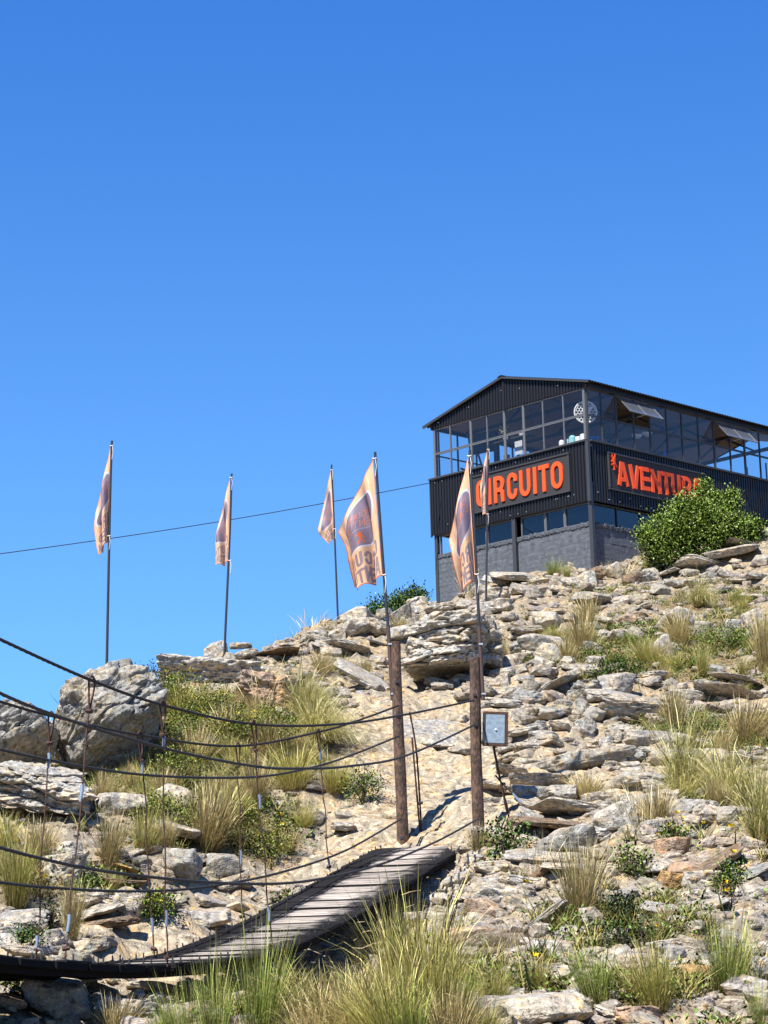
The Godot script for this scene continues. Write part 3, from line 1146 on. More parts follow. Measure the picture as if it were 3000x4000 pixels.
func make_cabin() -> void:
	var o := thing("lookout_cabin", "black corrugated metal cabin with glazed upper floor on top of the rocky hill", "building", Vector3(5.107, EYE + 9.0, -50.0))
	o.rotation.y = 0.7646
	var out_l := Transform3D(Basis(Vector3(0, 0, 1), Vector3(0, 1, 0), Vector3(-1, 0, 0)), Vector3.ZERO)
	# --- lower storey: painted concrete blocks, course by course
	var wl := Shape.new()
	wl.box(Vector3(0.10, 0.1, -WIDE * 0.5), Vector3(0.10, 2.5, WIDE - 0.12))
	var wall_l := part("block_wall", wl, mats.mortar, o)
	var wr := Shape.new()
	wr.box(Vector3(LONG * 0.5, 0.1, -0.13), Vector3(LONG - 0.2, 2.5, 0.10))
	var wall_r := part("block_wall", wr, mats.mortar, o)
	var r := RandomNumberGenerator.new()
	r.seed = 77
	var full: Array[Mesh] = []
	var half: Array[Mesh] = []
	for k in 3:
		var a := Shape.new()
		a.box(Vector3.ZERO, Vector3(0.05, 0.198, 0.398), Basis.from_euler(Vector3(0, 0.004 * (k - 1), 0)), 0.003)
		full.append(a.mesh())
		var b := Shape.new()
		b.box(Vector3.ZERO, Vector3(0.05, 0.198, 0.198), Basis.IDENTITY, 0.004)
		half.append(b.mesh())
	for row in 8:
		var y := -0.16 + row * 0.2
		for bay in [[0.07, 2.48], [2.66, 5.34]]:
			var a: float = bay[0]
			var first := row % 2 == 1
			while a < bay[1] - 0.05:
				var ln := 0.2 if first else 0.4
				first = false
				if a + ln > bay[1] + 0.05:
					ln = 0.2
				var q := piece("block", (half if ln < 0.3 else full)[r.randi() % 3], mats.block_grey if r.randf() < 0.7 else mats.block_grey_b, wall_l)
				q.position = Vector3(0.034 + r.randf() * 0.004, y, -a - ln * 0.5)
				a += ln
		var x := 0.14
		var first2 := row % 2 == 0
		while x < 4.4:
			var ln := 0.2 if first2 else 0.4
			first2 = false
			var q := piece("block", (half if ln < 0.3 else full)[r.randi() % 3], mats.block_grey if r.randf() < 0.5 else mats.block_grey_b, wall_r)
			q.position = Vector3(x + ln * 0.5, y, -0.062 + r.randf() * 0.012)
			q.rotation.y = PI / 2
			x += ln
	# rough mortar bed along the top of the blocks
	for e in [[Vector3(0.04, 1.355, -1.28), Vector3(0.13, 0.09, 2.42), 0], [Vector3(0.04, 1.35, -4.0), Vector3(0.13, 0.09, 2.68), 0], [Vector3(LONG * 0.5, 1.35, -0.06), Vector3(LONG - 0.3, 0.09, 0.15), 1]]:
		var s := Shape.new()
		var ln: float = e[1].x if e[2] else e[1].z
		var k := int(ln / 0.07)
		for i in k:
			var f := (i + 0.5) / k - 0.5
			var c: Vector3 = e[0] + (Vector3(f * ln, 0, 0) if e[2] else Vector3(0, 0, f * ln))
			c += Vector3(r.randf_range(-0.008, 0.008), r.randf_range(-0.022, 0.022), r.randf_range(-0.008, 0.008))
			s.box(c, Vector3(0.085 if e[2] else 0.12, 0.09 + r.randf() * 0.03, 0.14 if e[2] else 0.085), Basis.from_euler(Vector3(r.randf() * 0.3, r.randf() * 0.3, r.randf() * 0.3)), 0.012)
		part("mortar_bed", s, mats.block_grey_b, o)
	# --- steel columns
	boxes(o, "column", mats.frame_black, [
		[Vector3(-0.02, 0.9, 0.03), Vector3(0.11, 3.0, 0.11)], [Vector3(-0.012, 0.9, -2.57), Vector3(0.09, 2.1, 0.12)], [Vector3(0.03, 0.6, -WIDE), Vector3(0.11, 2.8, 0.10)],
		[Vector3(LONG, 2.4, -0.05), Vector3(0.12, 5.0, 0.12)], [Vector3(LONG, 2.4, -WIDE), Vector3(0.12, 5.0, 0.12)], [Vector3(0.05, 4.15, -WIDE + 0.03), Vector3(0.08, 1.5, 0.08)],
		[Vector3(2.5, 4.1, -WIDE), Vector3(0.10, 1.5, 0.10)], [Vector3(5.2, 4.1, -WIDE), Vector3(0.10, 1.5, 0.10)], [Vector3(7.8, 4.1, -WIDE), Vector3(0.10, 1.5, 0.10)]], 0.008)
	# --- lower windows, glass set back in black frames
	for w in [[0.06, 0.88, 0], [0.92, 1.53, 0], [1.57, 2.36, 0], [2.68, 3.56, 0], [3.62, 4.5, 0], [4.62, 5.28, 1]]:
		var s := Shape.new()
		for zz in [w[0], w[1]]:
			s.box(Vector3(0.06, 1.65, -zz), Vector3(0.05, 0.56, 0.035))
		s.box(Vector3(0.06, 1.90, -(w[0] + w[1]) * 0.5), Vector3(0.046, 0.035, w[1] - w[0] - 0.04))
		s.box(Vector3(0.06, 1.405, -(w[0] + w[1]) * 0.5), Vector3(0.046, 0.03, w[1] - w[0] - 0.04))
		var fr := part("lower_window", s, mats.frame_grey, o)
		if w[2] == 0:
			var p := Shape.new()
			p.box(Vector3(0.07, 1.65, -(w[0] + w[1]) * 0.5), Vector3(0.006, 0.47, w[1] - w[0] - 0.036))
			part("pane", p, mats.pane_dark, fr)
	for k in 6:
		var x0 := 0.16 + k * 0.92
		var s := Shape.new()
		s.box(Vector3(x0, 1.65, -0.09), Vector3(0.035, 0.56, 0.05))
		s.box(Vector3(x0 + 0.46, 1.90, -0.09), Vector3(0.88, 0.035, 0.046))
		var fr := part("lower_window", s, mats.frame_black, o)
		var p := Shape.new()
		p.box(Vector3(x0 + 0.46, 1.64, -0.10), Vector3(0.88, 0.49, 0.006))
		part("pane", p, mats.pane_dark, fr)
	# --- inside: floors, the far walls, the room behind the lower glass
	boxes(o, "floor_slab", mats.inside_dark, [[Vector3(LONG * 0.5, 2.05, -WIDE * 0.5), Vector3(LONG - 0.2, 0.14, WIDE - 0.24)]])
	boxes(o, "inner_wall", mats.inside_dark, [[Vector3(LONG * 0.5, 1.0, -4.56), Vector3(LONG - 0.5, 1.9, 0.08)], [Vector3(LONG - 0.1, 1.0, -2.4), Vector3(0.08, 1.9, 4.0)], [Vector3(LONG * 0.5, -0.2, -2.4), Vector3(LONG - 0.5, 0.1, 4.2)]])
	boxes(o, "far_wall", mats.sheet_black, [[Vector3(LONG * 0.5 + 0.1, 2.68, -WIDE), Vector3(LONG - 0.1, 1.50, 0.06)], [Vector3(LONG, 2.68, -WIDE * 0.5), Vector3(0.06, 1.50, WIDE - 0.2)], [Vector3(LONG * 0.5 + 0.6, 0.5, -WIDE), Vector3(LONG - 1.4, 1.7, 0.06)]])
	# --- black ribbed sheets
	part("corrugated_sheet", ribbed(-WIDE - 0.07, 0.03, [Vector2(-9, 1.92), Vector2(9, 1.92)], [Vector2(-9, 3.42), Vector2(9, 3.42)], 0.102, 0.016, out_l.translated(Vector3(-0.085, 0, 0))), mats.sheet_black, o)
	part("corrugated_sheet", ribbed(0.0, LONG, [Vector2(-9, 1.92), Vector2(19, 1.92)], [Vector2(-9, 3.42), Vector2(19, 3.42)], 0.102, 0.016, Transform3D(Basis.IDENTITY, Vector3(0, 0, 0.075))), mats.sheet_black, o)
	var up := 4.97
	var ridge := 5.66
	part("gable_sheet", ribbed(-WIDE - 0.04, 0.02, [Vector2(-9, 4.83), Vector2(9, 4.83)], [Vector2(-WIDE - 0.1, up - 0.03), Vector2(-WIDE * 0.5, ridge - 0.03), Vector2(0.1, up - 0.03)], 0.102, 0.016, out_l.translated(Vector3(-0.06, 0, 0))), mats.sheet_black, o)
	var mast := Shape.new()
	mast.bar(Vector3(-0.085, 4.8, -WIDE * 0.5), Vector3(-0.085, ridge - 0.06, -WIDE * 0.5), 0.05, 0.02, Vector3(1, 0, 0))
	part("cover_strip", mast, mats.sheet_black, o)
	# flashing: corner angle, sill and bottom edges
	boxes(o, "flashing", mats.frame_black, [
		[Vector3(-0.10, 2.66, 0.075), Vector3(0.09, 1.54, 0.09)], [Vector3(-0.09, 3.45, -WIDE * 0.5 - 0.02), Vector3(0.13, 0.05, WIDE + 0.14)], [Vector3(LONG * 0.5, 3.45, 0.08), Vector3(LONG + 0.02, 0.05, 0.13)],
		[Vector3(-0.085, 2.66, -WIDE - 0.085), Vector3(0.05, 1.54, 0.03)], [Vector3(-0.03, 1.93, -WIDE * 0.5), Vector3(0.05, 0.03, WIDE - 0.1)]])
	# --- roof: two ribbed slopes with the boards that line them
	var run := WIDE * 0.5
	var rise := ridge - up
	var ln2 := sqrt((run + 0.24) * (run + 0.24) + pow(rise * (run + 0.24) / run, 2.0))
	for sg in [1.0, -1.0]:
		var down := Vector3(0, -rise / run, sg).normalized()
		var nrm := Vector3(0, run, sg * rise).normalized()
		var b := Basis(Vector3(1, 0, 0) * sg, -down, nrm)
		var top := Vector3(0.0, ridge + 0.035, -run)
		part("roof_sheet", ribbed(-0.16 if sg > 0 else -LONG - 0.2, LONG + 0.2 if sg > 0 else 0.16, [Vector2(-20, -ln2), Vector2(20, -ln2)], [Vector2(-20, 0), Vector2(20, 0)], 0.11, 0.017, Transform3D(b, top)), mats.sheet_black, o)
		var c := Shape.new()
		c.box(top + down * (ln2 - 0.2) * 0.5 - nrm * 0.06 + Vector3(LONG * 0.5, 0, 0), Vector3(LONG - 0.1, ln2 - 0.24, 0.03), Basis(Vector3(1, 0, 0) * sg, -down, nrm))
		part("ceiling_board", c, mats.ceiling_brown, o)
		var rb := Shape.new()
		rb.bar(top - nrm * 0.03 + Vector3(-0.14, 0, 0), top - nrm * 0.03 + Vector3(-0.14, 0, 0) + down * ln2, 0.05, 0.05, nrm)
		part("barge_board", rb, mats.frame_black, o)
	var rc := Shape.new()
	for sg in [1.0, -1.0]:
		rc.bar(Vector3(-0.18, ridge + 0.055 - 0.012, -run + sg * 0.055), Vector3(LONG + 0.2, ridge + 0.055 - 0.012, -run + sg * 0.055), 0.13, 0.012, Vector3(0, 1, sg * 0.3))
	part("ridge_cap", rc, mats.sheet_black, o)
	boxes(o, "fascia", mats.sheet_black, [[Vector3(LONG * 0.5, 4.90, 0.05), Vector3(LONG, 0.14, 0.05)], [Vector3(LONG * 0.5, 4.90, -WIDE - 0.05), Vector3(LONG, 0.14, 0.05)]])
	for k in 5:
		var t := Shape.new()
		var x := 1.2 + k * 2.0
		t.bar(Vector3(x, 4.88, -0.1), Vector3(x, 4.88, -WIDE + 0.1), 0.06, 0.10)
		t.bar(Vector3(x, 4.9, -1.6), Vector3(x, 5.5, -run), 0.05, 0.05)
		t.bar(Vector3(x, 4.9, -WIDE + 1.6), Vector3(x, 5.5, -run), 0.05, 0.05)
		part("roof_truss", t, mats.frame_black, o)
	# --- glazing of the upper floor: two rows of panes between steel bars
	var cl := [0.05, 0.74, 1.43, 2.10, 2.77, 3.39, 3.98, 4.74, 5.34]
	for k in cl.size():
		var s := Shape.new()
		var wd := 0.07 if k in [0, 3, 4, 6, 8] else 0.032
		s.box(Vector3(-0.01, 4.145, -cl[k]), Vector3(0.05, 1.36, wd), Basis.IDENTITY, 0.006)
		part("window_post", s, mats.frame_grey, o)
	for k in 8:
		var z: float = -(cl[k] + cl[k + 1]) * 0.5
		var wd: float = cl[k + 1] - cl[k] - 0.05
		for row in 2:
			var s := Shape.new()
			var y := 3.80 + row * 0.68
			s.box(Vector3(-0.01, y + 0.325, z), Vector3(0.035, 0.030, wd))
			s.box(Vector3(-0.01, y - 0.318, z), Vector3(0.035, 0.020, wd))
			var fr := part("window", s, mats.frame_grey, o)
			var p := Shape.new()
			p.box(Vector3(-0.008, y, z), Vector3(0.005, 0.62, wd))
			part("pane", p, mats.pane, fr)
	var cr := [0.04, 0.58, 1.155, 1.84, 2.50, 3.18, 3.82, 4.50, 5.166, 5.86, 6.51, 7.19, 7.87, 8.55, 9.22, 9.9]
	for k in cr.size():
		var s := Shape.new()
		s.box(Vector3(cr[k], 4.145, -0.01), Vector3(0.06 if k % 2 == 0 else 0.034, 1.36, 0.05), Basis.IDENTITY, 0.006)
		part("window_post", s, mats.frame_black, o)
	for k in cr.size() - 1:
		var x: float = (cr[k] + cr[k + 1]) * 0.5
		var wd: float = cr[k + 1] - cr[k] - 0.04
		for row in 2:
			var y := 3.80 + row * 0.68
			var opened := row == 1 and k in [2, 3, 8, 9]
			var s := Shape.new()
			s.box(Vector3(x, y - 0.33, -0.01), Vector3(wd, 0.028, 0.035))
			if not opened:
				s.box(Vector3(x, y + 0.325, -0.01), Vector3(wd, 0.02, 0.035))
			var fr := part("window", s, mats.frame_black, o)
			if not opened:
				var p := Shape.new()
				p.box(Vector3(x, y, -0.008), Vector3(wd, 0.62, 0.005))
				part("pane", p, mats.pane, fr)
	for e in [2, 8]:
		var a: float = cr[e] + 0.03
		var b: float = cr[e + 2] - 0.03
		var sash := Node3D.new()
		sash.name = "awning_window" if e == 2 else "awning_window_001"
		o.add_child(sash, true)
		sash.set_meta("label", "top-hung window propped open")
		sash.position = Vector3((a + b) * 0.5, 4.81, 0.03)
		sash.rotation.x = -0.72
		var s := Shape.new()
		for xx in [-(b - a) * 0.5, 0.0, (b - a) * 0.5]:
			s.box(Vector3(xx, -0.33, 0), Vector3(0.028, 0.66, 0.024))
		for yy in [-0.004, -0.656]:
			s.box(Vector3(0, yy, 0), Vector3(b - a + 0.02, 0.024, 0.022))
		part("sash_frame", s, mats.frame_grey, sash)
		for q in 2:
			var p := Shape.new()
			p.box(Vector3((q - 0.5) * (b - a) * 0.5, -0.33, 0), Vector3((b - a) * 0.5 - 0.03, 0.63, 0.004))
			part("pane", p, mats.pane_dusty, sash)
		var st := Shape.new()
		st.bar(Vector3(0.02, -0.62, 0.0), Vector3(0.02, -0.25, -0.45), 0.018, 0.018)
		part("stay", st, mats.frame_grey, sash)
	# windows of the two far sides
	for k in 14:
		var s := Shape.new()
		s.box(Vector3(0.2 + k * 0.73, 4.13, -WIDE), Vector3(0.035, 1.4, 0.04))
		part("window_post", s, mats.frame_black, o)
	boxes(o, "window_rail", mats.frame_black, [[Vector3(LONG * 0.5, 4.13, -WIDE), Vector3(LONG - 0.2, 0.035, 0.034)], [Vector3(LONG, 4.13, -WIDE * 0.5), Vector3(0.034, 0.035, WIDE - 0.2)]], 0.0)
	for k in 7:
		var s := Shape.new()
		s.box(Vector3(LONG, 4.13, -0.75 - k * 0.68), Vector3(0.04, 1.4, 0.035))
		part("window_post", s, mats.frame_black, o)
	for e in [[Vector3(1.5, 3.5, -4.9), Vector3(1.1, 4.5, -4.9)], [Vector3(2.2, 3.5, -4.9), Vector3(2.9, 4.6, -4.9)], [Vector3(0.5, 3.75, -4.9), Vector3(2.4, 3.55, -4.9)], [Vector3(3.3, 3.45, -4.8), Vector3(3.9, 4.6, -4.8)]]:
		var s := Shape.new()
		s.bar(e[0], e[1], 0.04, 0.04)
		part("brace", s, mats.frame_black, o)
	var tv := Shape.new()
	tv.box(Vector3(0.9, 4.42, -4.4), Vector3(0.12, 0.55, 0.9), Basis.from_euler(Vector3(0, 0.2, 0.15)), 0.02)
	part("hanging_cabinet", tv, mats.sheet_black, o)
	# pale screw heads
	for k in 26:
		var s := Shape.new()
		var z := r.randf_range(0.15, 5.3)
		var y: float = [1.99, 2.14, 3.34, 5.0][r.randi() % 4]
		if y > 4.5:
			y = 4.9 + (0.5 - absf(z / WIDE - 0.5)) * 0.9
		s.lathe(Vector3.ZERO, [Vector2(0.0, 0.012), Vector2(0.010, 0.008), Vector2(0.013, 0.0)], 6)
		var q := piece("screw", s.mesh(), mats.zinc, o)
		q.position = Vector3(-0.102, y, -z)
		q.rotation.z = PI / 2
	for k in 12:
		var s := Shape.new()
		s.lathe(Vector3.ZERO, [Vector2(0.0, 0.012), Vector2(0.010, 0.008), Vector2(0.013, 0.0)], 6)
		var q := piece("screw", s.mesh(), mats.zinc, o)
		q.position = Vector3(0.2 + k * 0.41, 2.02 if k % 3 else 2.16, 0.092)
		q.rotation.x = PI / 2
	make_signs(o.transform)
	make_cabin_things(o.transform)

func make_signs(home: Transform3D) -> void:
	var faces := [
		["sign_board", "long black sign with orange letters CIRCUITO on the sunlit end of the cabin", Transform3D(Basis(Vector3(0, 0, 1), Vector3(0, 1, 0), Vector3(-1, 0, 0)), Vector3(-0.105, 0, 0)), -3.95, -0.535, 2.26, 3.22,
			[["C", -3.72, 0.34], ["I", -3.31, 0.125], ["R", -3.09, 0.36], ["C", -2.62, 0.345], ["U", -2.19, 0.37], ["I", -1.725, 0.125], ["T", -1.53, 0.35], ["O", -1.115, 0.39]], 2.385, 0.69, 0.106],
		["sign_board", "black sign with orange letters AVENTURA half hidden behind the round bush", Transform3D(Basis(Vector3(1, 0, 0), Vector3(0, 1, 0), Vector3(0, 0, 1)), Vector3(0, 0, 0.095)), 0.62, 4.5, 2.30, 3.22,
			[["A", 0.92, 0.43], ["V", 1.37, 0.41], ["E", 1.83, 0.35], ["N", 2.24, 0.39], ["T", 2.69, 0.34], ["U", 3.08, 0.37], ["R", 3.51, 0.37], ["A", 3.93, 0.42]], 2.43, 0.61, 0.108]]
	for f in faces:
		var o := thing(f[0], f[1], "sign")
		o.transform = home * f[2]
		var w: float = f[4] - f[3]
		var h: float = f[6] - f[5]
		var c := Vector3((f[3] + f[4]) * 0.5, (f[5] + f[6]) * 0.5, 0.015)
		var s := Shape.new()
		s.box(c, Vector3(w, h, 0.03), Basis.IDENTITY, 0.004)
		part("board", s, mats.sign_black, o)
		for e in [[Vector3(0, h * 0.5, 0), Vector3(w + 0.05, 0.04, 0.07)], [Vector3(0, -h * 0.5, 0), Vector3(w + 0.05, 0.04, 0.05)], [Vector3(w * 0.5, 0, 0), Vector3(0.035, h - 0.05, 0.055)], [Vector3(-w * 0.5, 0, 0), Vector3(0.035, h - 0.05, 0.055)]]:
			var q := Shape.new()
			q.box(c + e[0] + Vector3(0, 0, 0.01), e[1], Basis.IDENTITY, 0.004)
			part("frame", q, mats.frame_black, o)
		var k := 0
		var sloppy: float = 0.004 if f[3] > 0.0 else 0.0
		for l in f[7]:
			var q := part("letter", letter(l[0], l[2], f[9], f[10], 0.036, sloppy, k), mats.letter_orange, o)
			q.position = Vector3(l[1], f[8], 0.032)
			if f[3] > 0.0:
				q.rotation = Vector3(-0.02, 0, [0.03, -0.02, 0.02, -0.02, 0.01, 0.02, 0.0, 0.02][k])
			k += 1
		if f[3] > 0.0:
			# the small figure of a climber, an emblem cut out of the same orange board
			var fig := Shape.new()
			for limb in [[[0.09, 0.23], [0.10, 0.30], 0.07], [[0.10, 0.12], [0.07, 0.25], 0.075], [[0.06, 0.24], [0.0, 0.33], 0.03], [[0.12, 0.27], [0.15, 0.40], 0.03], [[0.08, 0.14], [0.0, 0.10], 0.035], [[0.10, 0.14], [0.09, -0.02], 0.04], [[0.11, 0.2], [0.2, 0.06], 0.022], [[0.07, 0.3], [0.03, 0.38], 0.028], [[0.06, 0.2], [0.01, 0.2], 0.03]]:
				var a := Vector2(limb[0][0], limb[0][1])
				var b := Vector2(limb[1][0], limb[1][1])
				var wd: float = limb[2]
				for poly in Geometry2D.offset_polyline(PackedVector2Array([a, b]), wd * 0.5, Geometry2D.JOIN_ROUND, Geometry2D.END_ROUND):
					fig.slab(poly, 0.0, 0.03 + wd * 0.2)
			var q := part("climber_emblem", fig, mats.letter_orange, o)
			q.position = Vector3(0.70, 2.82, 0.032)

func mug(label: String, p: Vector3, tall: float, rad: float, m: Material, lid: Material, handle: bool) -> void:
	var o := thing("mug", label, "mug", p, "cups on the cabin window sill")
	tall *= 1.3
	rad *= 1.3
	var s := Shape.new()
	s.lathe(Vector3.ZERO, [Vector2(0, 0), Vector2(rad * 0.85, 0), Vector2(rad, tall * 0.1), Vector2(rad, tall * 0.95), Vector2(rad * 0.9, tall), Vector2(rad * 0.85, tall * 0.9), Vector2(0, tall * 0.88)])
	part("cup", s, m, o)
	if lid:
		var l := Shape.new()
		l.lathe(Vector3(0, tall, 0), [Vector2(rad * 0.9, 0), Vector2(rad * 0.6, tall * 0.2), Vector2(0, tall * 0.24)])
		part("lid", l, lid, o)
	if handle:
		var h := Shape.new()
		var pp := PackedVector3Array()
		for k in 9:
			var a := -1.5 + k * 3.0 / 8
			pp.append(Vector3(0, tall * 0.5 + sin(a) * tall * 0.32, rad * 0.9 + cos(a) * rad * 0.75))
		h.tube(pp, 0.011, 0.011, 6)
		part("handle", h, m, o)

func make_cabin_things(home: Transform3D) -> void:
	mug("white mug with small red print, farthest from the cabin corner", home * Vector3(0.12, 3.475, -0.96), 0.13, 0.055, mats.white_thing, mats.white_thing, false)
	mug("white mug with dark rim, second from the plain end of the sill row", home * Vector3(0.12, 3.475, -0.80), 0.13, 0.055, mats.white_thing, mats.white_thing, false)
	mug("teal cup with domed lid on the cabin window sill", home * Vector3(0.12, 3.475, -0.60), 0.16, 0.07, mats.teal_thing, mats.teal_thing, false)
	mug("small white beaker beside the teal cup on the sill", home * Vector3(0.12, 3.475, -0.41), 0.14, 0.06, mats.white_thing, null, false)
	mug("large white jug with handle next to the cabin corner", home * Vector3(0.12, 3.475, -0.22), 0.16, 0.075, mats.white_thing, null, true)
	# the round honeycomb disc that hangs in the corner
	var disc := thing("honeycomb_disc", "round white honeycomb disc hanging inside the glazed cabin corner", "wall ornament", home * Vector3(0.30, 4.30, -0.28))
	disc.basis = home.basis * Basis(Vector3(0, 1, 0), -0.76)
	var ring := Shape.new()
	var pp := PackedVector3Array()
	for k in 33:
		pp.append(Vector3(cos(TAU * k / 32), sin(TAU * k / 32), 0) * 0.28)
	ring.tube(pp, 0.02, 0.02, 6, 0, 0.1, false)
	part("ring", ring, mats.white_thing, disc)
	var comb := Shape.new()
	var hs := 0.045
	for i in range(-5, 6):
		for j in range(-5, 6):
			var c := Vector3((i + 0.5 * (j % 2)) * hs * 1.732, j * hs * 1.5, 0)
			for q in 3:
				var a := c + Vector3(cos(PI / 6 + q * PI / 3), sin(PI / 6 + q * PI / 3), 0) * hs
				var b := c + Vector3(cos(PI / 6 + (q + 1) * PI / 3), sin(PI / 6 + (q + 1) * PI / 3), 0) * hs
				if a.length() < 0.28 and b.length() < 0.28:
					comb.bar(a, b, 0.018, 0.010, Vector3(0, 0, 1))
	part("honeycomb", comb, mats.white_thing, disc)
	var sail := Shape.new()
	sail.slab(pts([[-0.10, 0.10], [0.20, 0.14], [0.10, 0.02], [0.06, -0.20], [-0.02, -0.22]]), 0.015, 0.028)
	part("shield", sail, mats.white_thing, disc)
	for e in [["white climbing helmet hanging behind the opened window", Vector3(3.05, 4.28, -0.9), "helmet_white"], ["second white helmet with dark vents beside the window post", Vector3(3.42, 4.38, -0.85), "helmet_white"], ["black climbing helmet hanging below the first opened window", Vector3(1.62, 4.02, -0.7), "helmet_black"], ["dark blue helmet hanging near the glazed corner", Vector3(0.95, 3.82, -0.6), "helmet_blue"]]:
		var m: Material = mats.white_thing if e[2] == "helmet_white" else mats.inside_dark if e[2] == "helmet_black" else mats.blue_thing
		var o := thing("helmet", e[0], "helmet", home * e[1], "helmets hung inside the cabin")
		var s := Shape.new()
		var prof := []
		for k in 8:
			prof.append(Vector2(0.135 * sin(PI * 0.55 * k / 7), 0.12 * cos(PI * 0.55 * k / 7)))
		s.lathe(Vector3.ZERO, prof, 14)
		part("shell", s, m, o).rotation = Vector3(PI + 0.25, 0.3, 0)
		var st := Shape.new()
		st.tube(PackedVector3Array([Vector3(-0.10, 0.02, 0), Vector3(-0.02, 0.2, 0), Vector3(0.02, 0.2, 0), Vector3(0.10, 0.02, 0)]), 0.009, 0.009, 5)
		part("strap", st, mats.inside_dark, o)
	var bt := thing("bottle", "blue bottle standing on the sill behind the glass", "bottle", home * Vector3(3.25, 3.475, -0.18))
	var s2 := Shape.new()
	s2.lathe(Vector3.ZERO, [Vector2(0, 0), Vector2(0.05, 0), Vector2(0.05, 0.17), Vector2(0.022, 0.22), Vector2(0.022, 0.27), Vector2(0, 0.27)])
	part("body", s2, mats.blue_thing, bt)
	var sh := thing("shelf", "thin dark shelf behind the middle panes of the sunlit cabin end", "shelf", home * Vector3(0.35, 4.10, -2.75))
	var s3 := Shape.new()
	s3.box(Vector3.ZERO, Vector3(0.3, 0.03, 1.3))
	s3.bar(Vector3(0.1, 0, 0.5), Vector3(0.1, 0.75, 0.5), 0.02, 0.02)
	s3.bar(Vector3(0.1, 0, -0.5), Vector3(0.1, 0.75, -0.5), 0.02, 0.02)
	part("board", s3, mats.frame_black, sh)
	sh.basis = home.basis
	var pot := thing("flower_pot", "small white pot with pale yellow flowers on the shelf", "flower pot", home * Vector3(0.30, 4.115, -3.02))
	var s4 := Shape.new()
	s4.lathe(Vector3.ZERO, [Vector2(0, 0), Vector2(0.045, 0), Vector2(0.06, 0.11), Vector2(0.05, 0.11)])
	part("pot", s4, mats.white_thing, pot)
	mi("plant", foliage(801, [Vector4(0, 0.19, 0, 0.11)], 16, 7, 0.06, Color(0.30, 0.32, 0.08), Color(0.72, 0.68, 0.30)), mats.leaf, pot)
	var pot2 := thing("flower_pot", "white round pot with red bloom beside the window post", "flower pot", home * Vector3(0.30, 4.115, -2.45))
	var s5 := Shape.new()
	s5.lathe(Vector3.ZERO, [Vector2(0, 0), Vector2(0.07, 0), Vector2(0.095, 0.07), Vector2(0.07, 0.12), Vector2(0.05, 0.12)])
	part("pot", s5, mats.white_thing, pot2)
	mi("plant", foliage(802, [Vector4(0.02, 0.16, -0.08, 0.06)], 6, 6, 0.04, Color(0.30, 0.04, 0.03), Color(0.5, 0.1, 0.06)), mats.leaf, pot2)
	var pot3 := thing("clay_pot", "brown clay pot standing on the cabin window sill", "flower pot", home * Vector3(0.12, 3.475, -2.86))
	var s6 := Shape.new()
	s6.lathe(Vector3.ZERO, [Vector2(0, 0), Vector2(0.06, 0), Vector2(0.085, 0.15), Vector2(0.09, 0.18), Vector2(0.07, 0.18)])
	part("pot", s6, mats.clay_thing, pot3)
	var poster := thing("paper_poster", "pale paper poster hung behind the lower middle pane", "poster", home * Vector3(0.25, 3.82, -2.55))
	var s7 := Shape.new()
	s7.box(Vector3.ZERO, Vector3(0.008, 0.36, 0.26))
	part("sheet", s7, mat("paper", lin(0.45, 0.46, 0.48), 0.8), poster)
	poster.basis = home.basis

# ------------------------------------------------------------------ the footbridge
# (metres ahead, x) of the two edges, and (metres ahead, height above the eye) of the deck
const LEFT_EDGE := [[8.0, -5.35], [12.0, -4.0], [15.7, -2.65], [17.5, -1.95], [19.5, -1.335], [22.0, -0.585], [23.4, -0.22], [24.2, -0.02]]
const DECK := [[8.0, 0.75], [11.0, 0.32], [12.0, 0.21], [13.1, 0.115], [13.9, 0.05], [15.5, 0.0], [17.3, 0.06], [18.4, 0.20], [19.5, 0.39], [20.7, 0.64], [22.0, 0.91], [23.0, 1.10], [23.6, 1.21], [24.4, 1.36]]

func along(line: Array, d: float) -> float:
	for i in line.size() - 1:
		if d <= line[i + 1][0]:
			var a: float = line[maxi(i - 1, 0)][1]
			var b: float = line[mini(i + 2, line.size() - 1)][1]
			return cubic_interpolate(line[i][1], line[i + 1][1], a, b, clampf((d - line[i][0]) / (line[i + 1][0] - line[i][0]), 0, 1))
	return line[line.size() - 1][1]

func deck_left(d: float) -> Vector3:
	return Vector3(along(LEFT_EDGE, d), EYE + along(DECK, d), -d)

